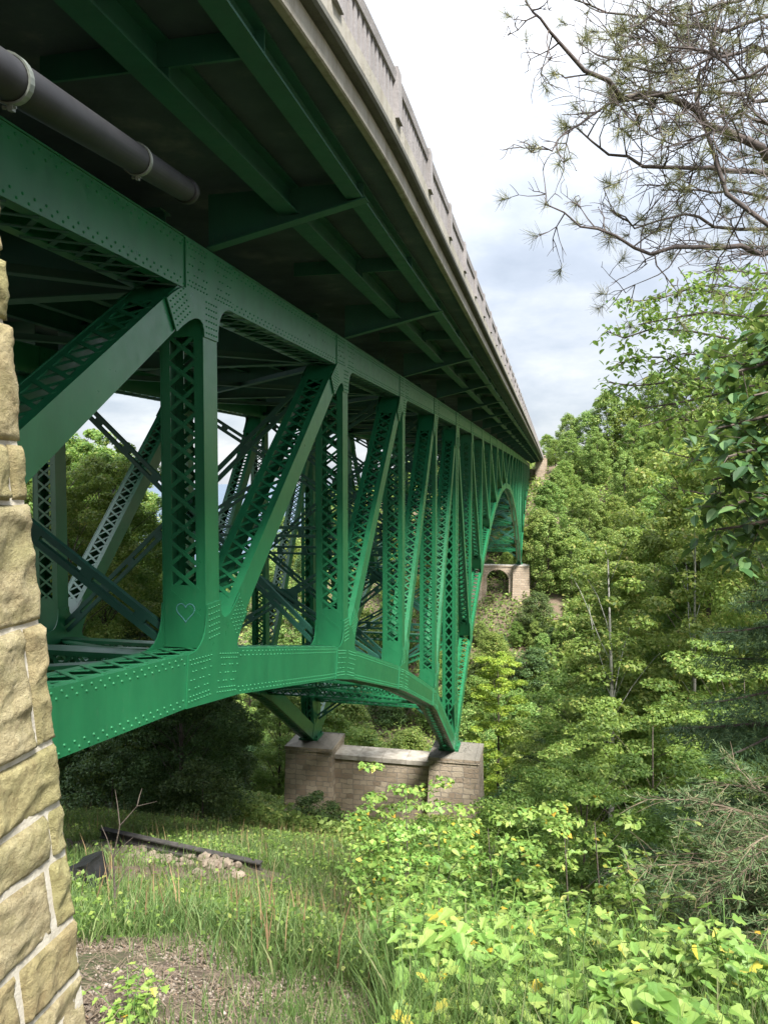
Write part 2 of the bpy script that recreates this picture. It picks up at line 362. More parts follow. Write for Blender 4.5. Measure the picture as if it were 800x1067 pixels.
def boxmember(p0,p1,depth,plates,lace,faces=(1,-1),hw=HW,strip=.10,bw=.032,inset=.0,pitch=None):
    """built-up member in a truss plane: two side plates (MB plates) and laced faces (MB lace)"""
    d=(p1-p0).normalized(); nrm=AX.cross(d).normalized()
    for s in (-1,1):
        c=AX*s*(hw-.012)
        plates.bar(p0+c,p1+c,nrm,depth/2,AX,.012)
    L=(p1-p0).length
    for s in faces:
        lacing(lace,p0+d*inset,p1-d*inset,AX,hw-.026,s*(depth/2-.02),nrm,pitch,bw,strip)
        # solid batten plates where the lacing ends
        for q in (p0+d*inset,p1-d*(inset)):
            g=.28 if q is not None else 0
            lace.bar(q-d*g*.9,q+d*g*.6,AX,hw-.03,nrm,.0)if False else None
def rivet(mb,p,n,u,r=.021,h=.015):
    v=n.cross(u); k=len(mb.v); N=6
    for j in range(N):
        a=2*PI*j/N; mb.v.append(tuple(p+(u*math.cos(a)+v*math.sin(a))*r))
    for j in range(N):
        a=2*PI*j/N; mb.v.append(tuple(p+n*h+(u*math.cos(a)+v*math.sin(a))*r*.5))
    for j in range(N):
        mb.f.append((k+j,k+(j+1)%N,k+N+(j+1)%N,k+N+j))
    mb.f.append(tuple(k+N+j for j in range(N)))
def rivline(mb,a,b,x,step=.11,rows=1,r=.019):
    d=b-a; L=d.length
    if L<.05: return
    d.normalize(); n=int(L/step)
    for i in range(n+1):
        rivet(mb,Vector((x,0,0))+Vector((0,(a+d*(i*L/max(n,1))).y,(a+d*(i*L/max(n,1))).z)),AX,Vector((0,1,0)),r)

def isect(p,u,q,v):
    den=u[0]*v[1]-u[1]*v[0]
    if abs(den)<.12: return None
    t=((q[0]-p[0])*v[1]-(q[1]-p[1])*v[0])/den
    return np.array([p[0]+u[0]*t,p[1]+u[1]*t])
def gusset(mb,rv,P,arms,x,side,th=.022):
    """arms: list of (dir2(y,z), half, length, rivets?) round node P; plate at x, thickness th on side"""
    arms=sorted(arms,key=lambda a: math.atan2(a[0][1],a[0][0]))
    c=np.array([P.y,P.z]); out=[]
    m=len(arms)
    for i in range(m):
        u,h,L=arms[i][:3]; u=np.array(u); nn=np.array([-u[1],u[0]])
        u2,h2,L2=arms[(i+1)%m][:3]; u2=np.array(u2); n2=np.array([-u2[1],u2[0]])
        a=c+u*L-nn*h; b=c+u*L+nn*h
        out.append(a); out.append(b)
        q=c+u2*L2-n2*h2
        ang=(math.atan2(u2[1],u2[0])-math.atan2(u[1],u[0]))%(2*PI)
        if ang<R(165):
            ctl=isect(b,-u,q,-u2)
            if ctl is not None and np.linalg.norm(ctl-c)<min(L,L2)*1.6:
                for t in (.12,.25,.38,.5,.62,.75,.88):
                    out.append((1-t)**2*b+2*t*(1-t)*ctl+t*t*q)
        elif ang<R(195): pass
        else:
            ctl=isect(b,u,q,u2)
            if ctl is not None and np.linalg.norm(ctl-c)<3: out.append(ctl)
    pts=[Vector((x,p[0],p[1])) for p in out]
    if side>0: mb.prism(pts,(th,0,0))
    else: mb.prism(list(reversed(pts)),(-th,0,0))
    if rv is not None:
        xx=x+th
        for (u,h,L,kind) in arms:
            u=np.array(u); nn=np.array([-u[1],u[0]])
            if kind=='m':      # close grid where the member is riveted to the plate
                for i in range(6):
                    for j in range(5):
                        s=L-.07-i*.095; t=(j-2)*(h*.36)
                        p=c+u*s+nn*t; rivet(rv,Vector((xx,p[0],p[1])),AX,Vector((0,1,0)),.017)
            else:
                rows=[-.31,-.24,-.13,0,.13,.24,.31]
                for j,t in enumerate(rows):
                    for i in range(int((L-.1)/.105)):
                        s=L-.06-i*.105-(j%2)*.05
                        if s<.15: continue
                        if abs(t)<.2 and kind=='c' and (i+j)%3==2: continue
                        p=c+u*s+nn*t; rivet(rv,Vector((xx,p[0],p[1])),AX,Vector((0,1,0)),.017)
def d2(a,b): 
    v=(b-a); v=np.array([v.y,v.z]); return v/np.linalg.norm(v)
def diag_of(n):           # diagonal spanning panel n..n+1 : (from node, from top?, to node, to top?)
    if n<5 or 11<=n<17: return (n,False,n+1,True)
    return (n,True,n+1,False)
for cx in (CXN,CXF):
    near=cx==CXN
    # ---- chords
    for top in (True,False):
        pl=MB(); lc=MB(); rv=MB()
        for n in NN[:-1]:
            a=node(n,top,cx); b=node(n+1,top,cx); d=(b-a).normalized()
            if n in(4,5,16,17) and not top:     # stop above the pier shoe
                pass
            dep=.74 if top else (.80 if abs(n-10.5)>5 else .62)
            nrm=AX.cross(d).normalized()
            for s in (-1,1):
                pl.bar(a+AX*s*(HW-.014),b+AX*s*(HW-.014),nrm,dep/2,AX,.014)
                for e in (-1,1):   # edge angles outside
                    pl.bar(a+AX*s*(HW-.09)+nrm*e*(dep/2-.01),b+AX*s*(HW-.09)+nrm*e*(dep/2-.01),AX,.08,nrm,.012)
            lacing(lc,a,b,AX,HW-.05,-(dep/2+.004),nrm if True else nrm,.52,.035,.0)
            if top:
                pl.bar(a+nrm*(dep/2+.012),b+nrm*(dep/2+.012),AX,HW+.02,nrm,.010)
            else:
                lacing(lc,a,b,AX,HW-.05,(dep/2+.004),nrm,.52,.035,.0)
            if near and n<9:
                st=.19 if n<5 else .3
                for e in (-1,1):
                    for k,o_ in enumerate((.055,.13)):
                        L=(b-a).length; q=int(L/st)
                        for i in range(q):
                            p=a+d*(i*st+k*st/2+.04)+nrm*e*(dep/2-o_); rivet(rv,Vector((cx+HW,p.y,p.z)),AX,d,.020,.014)
        o=bpart(pl,'top_chord' if top else 'bottom_chord',GREEN)
        bpart(lc,'lacing',GREEN_SHADE if top else GREEN,o)
        if near: bpart(rv,'rivets',GREEN_R,o)
        # ---- gussets
        for n in NN:
            P=node(n,top,cx); arms=[]
            dep=.37 if top else .40
            if abs(n-11)<=5 and not top: dep=.31
            wide=n in (5,17)
            for m_ in (n-1,n+1):
                if m_ in NN: arms.append((d2(P,node(m_,top,cx)),dep,(.85 if top else .95),'c'))
            arms.append(((0.,-1.) if top else (0.,1.),.25,.98 if top else 1.15,'m'))
            for q in (n-1,n):
                if q in NN[:-1]:
                    g=diag_of(q)
                    for (a_,ta,b_,tb) in ((g[0],g[1],g[2],g[3]),(g[2],g[3],g[0],g[1])):
                        if a_==n and ta==top:
                            arms.append((d2(P,node(b_,tb,cx)),.25,1.55 if abs(q-10.5)>7 else 1.75,'m'))
            gm=MB(); rvm=MB() if (near and -1<n<7) else None
            if len(arms)>=3:
                gusset(gm,rvm,P,arms,cx+HW+.003,1); gusset(gm,None,P,arms,cx-HW-.003,-1)
                go=bpart(gm,'gusset_plate',GREEN,o)
                if rvm is not None and rvm.v:
                    me=rvm.mesh('r',GREEN); me.transform(Matrix.Translation(-BO))
                    # rivets are surface detail of the plate: join into its mesh
                    k=len(gm.v); gm.v+=rvm.v; gm.f+=[tuple(i+k for i in f) for f in rvm.f]
                    nf=len(rvm.f); me2=gm.mesh('gusset_plate',GREEN); me2.materials.append(GREEN_R); me2.polygons.foreach_set('material_index',[0]*(len(gm.f)-nf)+[1]*nf); me2.transform(Matrix.Translation(-BO)); go.data=me2
    # ---- posts
    for n in NN:
        a=node(n,False,cx); b=node(n,True,cx); L=(b-a).length
        pl=MB(); lc=MB()
        if n in (5,17):
            base=Vector((cx,a.y,-15.75))
            for dy in (-.36,.36):
                for s in (-1,1):
                    pl.bar(Vector((cx,a.y+dy,-15.5))+AX*s*(HW-.01),b+Vector((0,dy,-.2))+AX*s*(HW-.01),Vector((0,1,0)),.27,AX,.012)
            p0=Vector((cx,a.y,-15.0)); p1=b-Vector((0,0,.3))
            lacing(lc,p0,p1,AX,HW-.03,-.62,Vector((0,1,0)),.62,.04,.16)
            lacing(lc,p0,p1,AX,HW-.03,.62,Vector((0,1,0)),.62,.04,.16)
            lacing(lc,p0,p1,Vector((0,1,0)),.14,HW+.004,AX,.4,.03,.02)
            lc.box(cx-HW+.05,cx+HW-.05,a.y-.02,a.y+.02,-15.6,b.z)
            # shoe: flared webs, base plate
            for s in (-1,0,1):
                x=cx+s*(HW-.01)
                pl.prism([Vector((x-.012,a.y-.95,-12.9)),Vector((x-.012,a.y-.42,-15.55)),Vector((x-.012,a.y+.42,-15.55)),Vector((x-.012,a.y+.95,-12.9))],(.03,0,0))
            pl.box(cx-.42,cx+.42,a.y-.5,a.y+.5,-15.60,-15.50)
            pl.box(cx-.58,cx+.58,a.y-.66,a.y+.66,-15.72,-15.60)
            for s in (-1,1):
                for q in (-.45,.45): pl.box(cx+s*.5-.04,cx+s*.5+.04,a.y+q-.04,a.y+q+.04,-15.60,-15.45)
            o=bpart(pl,'pier_post',GREEN); bpart(lc,'lacing',GREEN,o)
        else:
            q0=a+Vector((0,0,.45)); q1=b-Vector((0,0,.42))
            boxmember(q0,q1,.50,pl,lc,strip=.14,inset=.5)
            for y in (-.235,.235):      # batten plates at both ends of the laced faces
                lc.box(cx-HW+.03,cx+HW-.03,a.y+y-.008,a.y+y+.008,q0.z+.0,q0.z+1.0)
                lc.box(cx-HW+.03,cx+HW-.03,a.y+y-.008,a.y+y+.008,q1.z-.55,q1.z)
            o=bpart(pl,'post',GREEN); bpart(lc,'lacing',GREEN,o)
    # ---- diagonals
    for n in NN[:-1]:
        g=diag_of(n); a=node(g[0],g[1],cx); b=node(g[2],g[3],cx); d=(b-a).normalized()
        pl=MB(); lc=MB()
        q0=a+d*.55; q1=b-d*.6
        if g[0]==5: q0=a+d*1.0
        boxmember(q0,q1,.50,pl,lc,hw=HW-.02,strip=.13,inset=.9)
        nrm=AX.cross(d).normalized()
        for s in (-1,1):
            for e0,e1 in ((q0,q0+d*1.0),(q1-d*1.0,q1)):
                lc.bar(e0+nrm*s*.232,e1+nrm*s*.232,AX,HW-.05,nrm,.008)
        o=bpart(pl,'diagonal',GREEN); bpart(lc,'lacing',GREEN,o)
# ---- sway frames between the trusses, bottom struts and laterals
def dbl(mb,a,b,gap=.10,sz=.055):
    d=(b-a).normalized(); n=Vector((0,1,0)); c=d.cross(n).normalized()
    for s in (-1,1): mb.bar(a+c*s*gap,b+c*s*gap,c,sz,n,.05)
    L=(b-a).length; k=max(2,int(L/1.1))
    for i in range(k):
        p=a+d*(L*(i+.5)/k); mb.bar(p-d*.12,p+d*.12,c,gap,n,.045)
for n in NN:
    xa,xb=CXF+HW+.02,CXN-HW-.02; y=Yn(n); zt=ztop(n)-.35; zb=zbot(n)+.45
    if n in (5,17): zb=-14.6
    h=zt-zb; m=MB()
    tiers=1 if h<8.2 else (2 if h<13 else 3)
    zs=[zb+h*i/tiers for i in range(tiers+1)]
    for i in range(tiers):
        z0,z1=zs[i]+.1,zs[i+1]-.1
        dbl(m,Vector((xa,y+.07,z0)),Vector((xb,y+.07,z1))); dbl(m,Vector((xa,y-.07,z1)),Vector((xb,y-.07,z0)))
        xm=(xa+xb)/2; zm=(z0+z1)/2; m.box(xm-.5,xm+.5,y-.012,y+.012,zm-.3,zm+.3)
        if i: dbl(m,Vector((xa,y,zs[i])),Vector((xb,y,zs[i])),.16)
    bpart(m,'sway_brace',GREEN_SHADE)
    # bottom strut: a laced box across
    m=MB(); z=zbot(n) if n not in (5,17) else -13.2
    p0=Vector((CXF+HW,y,z)); p1=Vector((CXN-HW,y,z)); up=Vector((0,0,1)); fy=Vector((0,1,0))
    for s in (-1,1):
        m.bar(p0+up*s*.24,p1+up*s*.24,fy,.17,up,.035)
        lacing(m,p0,p1,up,.24,s*.16,fy,.42,.03,.05)
    bpart(m,'bottom_strut',GREEN)
for n in NN[:-1]:
    m=MB(); fy=Vector((0,0,1))
    za,zb_=zbot(n),zbot(n+1)
    if n==4: zb_=-13.2
    if n==5: za=-13.2
    if n==16: zb_=-13.2
    if n==17: za=-13.2
    for (xa,xb) in ((CXF+HW,CXN-HW),(CXN-HW,CXF+HW)):
        a=Vector((xa,Yn(n),za)); b=Vector((xb,Yn(n+1),zb_)); d=(b-a).normalized(); s_=d.cross(fy).normalized(); nn=s_.cross(d)
        for e in (-1,1): m.bar(a+nn*e*.17,b+nn*e*.17,s_,.10,nn,.028)
        lacing(m,a,b,nn,.17,.0,s_,.36,.028,.0)
    bpart(m,'lateral_brace',GREEN)
# ---- floor system
def ibeam(mb,a,b,dep,fw,tw=.03,up=Vector((0,0,1))):
    d=(b-a).normalized(); s_=d.cross(up).normalized()
    mb.bar(a,b,s_,tw/2,up,dep/2-.02); 
    for e in (-1,1): mb.bar(a+up*e*(dep/2-.015),b+up*e*(dep/2-.015),s_,fw/2,up,.014)
ZS=4.42
for n in NN:
    y=Yn(n); c=crest(y); m=MB()
    ibeam(m,Vector((CXF+HW,y,3.55+c)),Vector((CXN-HW,y,3.55+c)),1.3,.36)
    bpart(m,'floor_beam',GREEN_SHADE)
    for s,xc in ((1,CXN+HW),(-1,CXF-HW)):
        m=MB(); xo=xc+s*2.48
        z0,z1=3.56+c,4.14+c; zt=ZS-.03+c
        pts=[Vector((xc,y-.012,z0)),Vector((xo,y-.012,z1)),Vector((xo,y-.012,zt)),Vector((xc,y-.012,zt))]
        m.prism(pts if s>0 else list(reversed(pts)),(0,.024,0))
        a=Vector((xc,y,z0-.012)); b=Vector((xo+s*.08,y,z1-.012)); d=(b-a).normalized(); up=d.cross(Vector((0,1,0))).normalized()
        m.bar(a,b,Vector((0,1,0)),.11,up,.012)
        bpart(m,'cantilever_bracket',GREEN_SHADE)
def strline(xs,zb,dep,fw,name,mat,y0=-4.9,y1=Yn(23)):
    for x in xs:
        m=MB(); N=24
        for i in range(N):
            a=y0+(y1-y0)*i/N; b=y0+(y1-y0)*(i+1)/N
            ibeam(m,Vector((x,a,zb+dep/2+crest(a))),Vector((x,b,zb+dep/2+crest(b))),dep,fw)
        for i in range(24*2):     # diaphragm stubs & stiffeners
            yy=Y1-2*PL+PL*i/2
            if yy<y0 or yy>y1: continue
            m.box(x-fw/2+.01,x+fw/2-.01,yy-.01,yy+.01,zb+.03+crest(yy),zb+dep-.03+crest(yy))
        bpart(m,name,mat)
strline([-3.97,-15.83],3.98,.42,.30,'stringer',GREEN_SHADE)
strline([-2.92,-16.88],4.12,.29,.25,'edge_stringer',GREEN_SHADE,3.2)
strline([-6.9,-8.4,-9.9,-11.4,-12.9],3.85,.55,.2,'stringer',GREEN_SHADE)
for n in NN[:-1]:          # diaphragms at the middle of each panel, top lateral bracing
    y=Yn(n)+PL/2; c=crest(y); m=MB()
    m.box(-5.3,-2.95,y-.02,y+.02,4.13+c,4.40+c); bpart(m,'diaphragm',GREEN_SHADE)
    m=MB(); m.box(-12.9,-6.9,y-.02,y+.02,3.95+c,4.3+c); bpart(m,'diaphragm',GREEN_SHADE)
m=MB()
for n in NN[:-1]:
    for xa,xb in ((CXF,CXN),(CXN,CXF)):
        a=Vector((xa,Yn(n),2.86+crest(Yn(n)))); b=Vector((xb,Yn(n+1),2.86+crest(Yn(n+1)))); d=(b-a).normalized()
        m.bar(a,b,d.cross(Vector((0,0,1))).normalized(),.10,Vector((0,0,1)),.012); m.bar(a+Vector((0,0,.07)),b+Vector((0,0,.07)),d.cross(Vector((0,0,1))).normalized(),.012,Vector((0,0,1)),.07)
bpart(m,'top_lateral_bracing',GREEN_SHADE)
# ---- deck: slab swept along the crest
def ex(y): return -.0072*max(0.,12.2-y)**2
def sweep(sec,ys,name,mat,parent,move=None,cap=True):
    m=MB(); k=len(sec)
    for y in ys:
        for (x,z) in sec: m.v.append((x+(move(y) if move else 0),y,z+crest(y)))
    for i in range(len(ys)-1):
        for j in range(k):
            a=i*k+j; b=i*k+(j+1)%k; m.f.append((a,a+k,b+k,b))
    m.f.append(tuple(range(k))); m.f.append(tuple(range(len(ys)*k-1,(len(ys)-1)*k-1,-1)))
    return bpart(m,name,mat,parent)
YS=sorted(set([-5.2,-2,0,2,3.,4,5,6,7,8,9,9.5,10,10.5,11,11.6]+[12.2+i*3.05 for i in range(1,61)]+[198.]))
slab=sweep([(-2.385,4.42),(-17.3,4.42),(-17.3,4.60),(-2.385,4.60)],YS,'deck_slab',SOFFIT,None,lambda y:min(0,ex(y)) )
for s in (1,):
    edge=sweep([(-2.383,4.37),(-2.383,4.60),(-2.26,4.60),(-2.26,4.36),(-2.28,4.345),(-2.36,4.345)],YS,'slab_edge',CONC,slab,ex)
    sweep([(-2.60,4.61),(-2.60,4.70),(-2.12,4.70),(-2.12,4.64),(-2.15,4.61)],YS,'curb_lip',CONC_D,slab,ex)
    curb=sweep([(-2.60,4.703),(-2.60,4.90),(-2.12,4.90),(-2.12,4.703)],YS,'parapet_base',CONC,slab,ex)
    rail=sweep([(-2.34,5.38),(-2.36,5.50),(-2.10,5.50),(-2.12,5.38)],YS,'top_rail',CONC_R,slab,ex)
sweep([(-17.3,4.62),(-17.75,4.62),(-17.75,4.36),(-17.3,4.36)],YS,'slab_edge',CONC,slab)
sweep([(-17.5,4.62),(-17.85,4.62),(-17.85,5.5),(-17.5,5.5)],YS,'far_parapet',CONC_R,slab)
RP=2.713
posts=[]; 
for k in range(-5,70):
    y=10.66+RP*k
    if y<-4 or y>196: continue
    posts.append(y); m=MB(); e=ex(y); c=crest(y)
    x0,x1,y0,y1,z0,z1=-2.38+e,-2.07+e,y-.14,y+.14,4.88+c,5.58+c
    m.hexa([(x0,y0,z0),(x1,y0,z0),(x1,y1,z0),(x0,y1,z0),(x0+.02,y0+.02,z1),(x1-.02,y0+.02,z1),(x1-.02,y1-.02,z1),(x0+.02,y1-.02,z1)])
    xm=(x0+x1)/2
    n=len(m.v); m.v+=[(x0+.02,y0+.02,z1+.001),(x1-.02,y0+.02,z1+.001),(x1-.02,y1-.02,z1+.001),(x0+.02,y1-.02,z1+.001),(xm,y,z1+.05)]
    for i in range(4): m.f.append((n+i,n+(i+1)%4,n+4))
    bpart(m,'railing_post',CONC_R,rail)
for ya,yb in zip(posts,posts[1:]):
    m=MB(); N=13
    for i in range(N):
        y=ya+.14+(yb-ya-.28)*(i+.5)/N; e=ex(y); c=crest(y)
        m.box(-2.27+e,-2.15+e,y-.058,y+.058,4.895+c,5.385+c)
    bpart(m,'baluster_panel',CONC_R,curb)
# ---- conduit pipe with its clamps
pd=ray(390,322).normalized()
d=ray(195,199); pe=d/d.dot(cf)*8.6
pr=.125
p_end=pe; p_start=pe-pd*7.0
m=MB(); m.tube([p_start,p_end],[pr,pr],28); m.tube([p_end-pd*.16,p_end+pd*.01],[pr+.014,pr+.014],28)
pipe=bpart(m,'drain_pipe',PIPE)
for f in pipe.data.polygons: f.use_smooth=True
def clamp(t):
    c=p_end-pd*t; m=MB(); u=pd.orthogonal().normalized(); w=pd.cross(u)
    N=24; k=0
    for i in range(N+1):
        a=2*PI*i/N; r=u*math.cos(a)+w*math.sin(a)
        for (rr,dd) in ((pr+.004,-.03),(pr+.016,-.03),(pr+.016,.03),(pr+.004,.03)): m.v.append(tuple(c+r*rr+pd*dd))
    for i in range(N):
        for j in range(4):
            a=i*4+j; b=i*4+(j+1)%4; m.f.append((a,b,b+4,a+4))
    dn=Vector((0,0,-1)); dn=(dn-pd*dn.dot(pd)).normalized(); sd_=pd.cross(dn)
    q=c+dn*(pr+.02); m.bar(q-dn*.02,q+dn*.028,sd_,.014,pd,.022); m.tube([q+sd_*-.03+dn*.006,q+sd_*.045+dn*.006],.008,6); m.tube([q+sd_*.03+dn*.006,q+sd_*.05+dn*.006],.013,6)
    t_=c-dn*pr; rod=MB(); rod.tube([t_,Vector((t_.x,t_.y,4.42))],.009,6)
    bpart(m,'pipe_clamp',ZINC,pipe)
for t in (1.9,4.35): clamp(t)
# small fittings under the slab
for (px,py,y) in ((150,60,7.4),):
    q=at_y(px,py,y); m=MB(); m.box(q.x-.12,q.x+.12,q.y-.12,q.y+.12,4.30,4.42); m.tube([Vector((q.x,q.y,4.16)),Vector((q.x,q.y,4.30))],[.05,.05],12)
    bpart(m,'deck_drain_stub',PIPE)
# ---- faded heart drawn on the plate at the foot of the post
hm=MB(); ys=Y1-.2445; cz=-2.12; cxh=CXN+.02; pts=[]
for i in range(33):
    t=2*PI*i/32; pts.append(Vector((cxh+.0098*16*math.sin(t)**3,ys,cz+.0105*(13*math.cos(t)-5*math.cos(2*t)-2*math.cos(3*t)-math.cos(4*t)))))
for a,b in zip(pts,pts[1:]):
    d=(b-a).normalized(); hm.bar(a,b,d.cross(Vector((0,1,0))).normalized(),.006,Vector((0,1,0)),.003)
tag(bpart(hm,'heart_drawing',CHALK),'faded blue heart outline drawn on the green plate')

# ================================================================== STONE PIERS
def ringpts(n): pass
def mkpier(Y,label,arch,zg,mat):
    o=thing('stone_pier',label,'bridge pier',(-9.9,Y,zg))
    def P(mb,name,mt):
        q=mb.build(name,mt,None); q.data.transform(Matrix.Translation(-Vector(o.location))); q.parent=o; return q
    for xc in (-5.28,-13.85):
        m=MB(); zt=-16.10; b=.04
        w=1.40; h=zt-zg+6; g=.05
        m.hexa([(xc-w-h*.03,Y-w-h*.03,zg-6),(xc+w+h*.03,Y-w-h*.03,zg-6),(xc+w+h*.03,Y+w+h*.03,zg-6),(xc-w-h*.03,Y+w+h*.03,zg-6),
                (xc-w,Y-w,zt),(xc+w,Y-w,zt),(xc+w,Y+w,zt),(xc-w,Y+w,zt)])
        q=P(m,'pedestal',mat)
        m=MB(); w=1.46
        m.hexa([(xc-w,Y-w,zt+.003),(xc+w,Y-w,zt+.003),(xc+w,Y+w,zt+.003),(xc-w,Y+w,zt+.003),(xc-w,Y-w,zt+.24),(xc+w,Y-w,zt+.24),(xc+w,Y+w,zt+.24),(xc-w,Y+w,zt+.24)])
        n=len(m.v); m.v+=[(xc-w,Y-w,zt+.241),(xc+w,Y-w,zt+.241),(xc+w,Y+w,zt+.241),(xc-w,Y+w,zt+.241),(xc-.6,Y-.7,zt+.375),(xc+.6,Y-.7,zt+.375),(xc+.6,Y+.7,zt+.375),(xc-.6,Y+.7,zt+.375)]
        for f in ((0,1,5,4),(1,2,6,5),(2,3,7,6),(3,0,4,7),(4,5,6,7)): m.f.append(tuple(n+i for i in f))
        P(m,'capstone',mat)
    xa,xb=-12.42,-6.71; zt=-16.62 if not arch else -16.2; m=MB()
    y0,y1=Y-.75,Y+.75
    if not arch: m.box(xa,xb,y0,y1,zg-4,zt)
    else:
        xm=(xa+xb)/2; r=2.05; zc=zt-2.2-.0-r+.0; zc=-18.4-.35
        outer=[(xa,zg-4),(xa,zt)]; inner=[(xm-r,zg-4),(xm-r,zc)]+[(xm-r*math.cos(PI*i/16),zc+r*math.sin(PI*i/16)) for i in range(1,16)]+[(xm+r,zc),(xm+r,zg-4)]
        # left half, right half, keeping faces convex-ish strips
        N=16; X=[xm-r*math.cos(PI*i/N) for i in range(N+1)]; Z=[zc+r*math.sin(PI*i/N) for i in range(N+1)]
        m.box(xa,xm-r,y0,y1,zg-4,zt); m.box(xm+r,xb,y0,y1,zg-4,zt)
        for i in range(N): m.hexa([(X[i],y0,Z[i]),(X[i+1],y0,Z[i+1]),(X[i+1],y1,Z[i+1]),(X[i],y1,Z[i]),(X[i],y0,zt),(X[i+1],y0,zt),(X[i+1],y1,zt),(X[i],y1,zt)])
        a=MB()
        for i in range(N):
            t0,t1=PI*i/N+.012,PI*(i+1)/N-.012; c=[]
            for y in (y0-.05,y1+.05):
                for (rr,t) in ((r-.01,t0),(r-.01,t1),(r+.42,t1),(r+.42,t0)): c.append((xm-rr*math.cos(t),y,zc+rr*math.sin(t)))
            a.hexa(c)
        P(a,'arch_ring',PIERF)
    P(m,'wall',mat)
    m=MB()
    L=(xb-xa)/4
    for i in range(4): m.box(xa+L*i+.01,xa+L*(i+1)-.01,y0-.10,y1+.10,zt+.003,zt+.26)
    P(m,'coping',PIERF if arch else COPE)
    return o
COPE=simple('pale_coping_stone',[(.3,(.22,.20,.165)),(.6,(.40,.37,.32)),(.75,(.52,.50,.45))],2.2,.9,.5,.02,bscale=18)
mkpier(Yn(5),'nearer brown stone bridge pier with pale coping, a green steel leg on each pedestal',False,-22.,PIERM)
mkpier(Yn(17),'distant tan stone pier with an arched opening under the far end of the steel arch',True,-22.5,PIERF)
# far abutment with its tall pylon
ab=thing('stone_abutment','distant tan stone abutment tower where the bridge deck meets the far bank','abutment',(-9.9,198,-4))
def P2(mb,name,mt):
    q=mb.build(name,mt,None); q.data.transform(Matrix.Translation(-Vector(ab.location))); q.parent=ab
m=MB(); m.box(-4.0,-1.7,193.2,197.5,-12,5.3); m.box(-18.1,-15.8,193.2,197.5,-12,5.3); P2(m,'pylon',PIERF)
m=MB(); m.box(-15.79,-4.01,194.5,197.4,-12,2.2); P2(m,'bearing_wall',PIERM)
m=MB(); m.box(-4.15,-1.55,193.05,197.65,5.303,5.6); P2(m,'capstone',PIERF)
m=MB(); m.box(-3.9,-3.2,197.7,225,-3,5.2);m.box(-1.9,-1.3,197.7,214,-3,4.9); P2(m,'wing_wall',PIERF)
# near bearing wall under the hidden end of the trusses
nb=thing('bearing_wall','brown stone bearing wall under the near end of the green trusses','wall',(-9.9,-5.2,-3))
m=MB(); m.box(-17.2,-3.2,-9,-6.2,-6,4.40); m.box(-17.2,-3.2,-6.199,-4.0,-6,1.15)
q=m.build('masonry',PIERM); q.data.transform(Matrix.Translation(-Vector(nb.location))); q.parent=nb

em=MB(); em.hexa([(-26,-70,-6),(2.5,-70,-6),(2.5,-9.05,-6),(-26,-9.05,-6),(-17.5,-70,4.55),(-3.4,-70,4.55),(-3.4,-9.05,4.40),(-17.5,-9.05,4.40)])
tag(em.build('approach_embankment',GROUND),kind='structure')
ap=MB(); ap.box(-17.2,-3.6,-70,-5.3,4.67,4.75); tag(ap.build('approach_road',simple('asphalt_road',[(.3,(.04,.04,.04)),(.7,(.07,.07,.07))],3,.9,.3)),kind='structure')
# ================================================================== NEAR STONE WALL
XW=-1.95
wall=thing('stone_wall','rock-faced sandstone abutment wall with pale mortar joints at the left edge of the photo','wall',(XW,2.6,-2.6))
def yedge(z): return 2.545+.118*(.13-z)     # battered far corner
rows=[-3.1,-2.75,-2.37,-2.07,-1.82,-1.52,-1.31,-1.05,-.56,-.09,.13,.57,.80,1.05,1.5,1.95,2.3,2.8,3.2,3.7,4.1,4.6]
# courses of the face: corner-stone splits of the two lengths seen
def stoneblock(V,Fc,x,ya,yb,za,zb,seed,proud,ba,bb):
    """rock faced block: front toward +X; ya/yb functions of z through ba/bb batter"""
    nu=max(5,int((yb-ya)/.014)); nv=max(4,int((zb-za)/.014)); g=.0085
    k=len(V); 
    for j in range(nv+1):
        for i in range(nu+1):
            u=i/nu; v=j/nv; z=za+g+(zb-za-2*g)*v
            A=ya+g+(ba*(.13-z) if ba else 0); B=yb-g+(bb*(.13-z) if bb else 0)
            y=A+(B-A)*u
            eu=min(u,1-u)*(yb-ya); ev=min(v,1-v)*(zb-za); e=min(eu,ev)
            r=1-math.exp(-e/.007) 
            n=noise.noise(Vector((y*4+seed*7.3,z*4,seed)))+.5*noise.noise(Vector((y*11,z*11+seed,seed)))+.22*noise.noise(Vector((y*30,z*30,seed)))
            n2=noise.noise(Vector((y*2.2+seed,z*3-seed,3.1)))
            n3=noise.noise(Vector((y*7,z*9,seed+.5))); n4=noise.noise(Vector((y*55,z*55,seed)))
            d=r*(proud+.012*n+.018*max(-.3,min(.2,n2))+.014*(.5-abs(n3)*2)+.006*n4)+.003*n
            edge=(1-r)
            jy=.006*noise.noise(Vector((z*9,seed*3.1,1)))*(1 if (i==0 or i==nu) else 0)
            jz=.006*noise.noise(Vector((y*9,seed*5.1,4)))*(1 if (j==0 or j==nv) else 0)
            V.append((x+d,y+jy,z+jz))
    W=nu+1
    for j in range(nv):
        for i in range(nu):
            a=k+j*W+i; Fc.append((a,a+1,a+W+1,a+W))
    # skirts to the back
    def strip(ids):
        b=len(V)
        for q in ids: V.append((x-.08,V[q][1],V[q][2]))
        for t in range(len(ids)-1): Fc.append((ids[t],b+t,b+t+1,ids[t+1]))
    bot=[k+i for i in range(W)]; topi=[k+nv*W+i for i in range(W-1,-1,-1)]
    rt=[k+j*W+nu for j in range(nv+1)]; lf=[k+j*W for j in range(nv,-1,-1)]
    strip(bot); strip(rt); strip(topi); strip(lf)
V=[];Fc=[]; rs=random.Random(5)
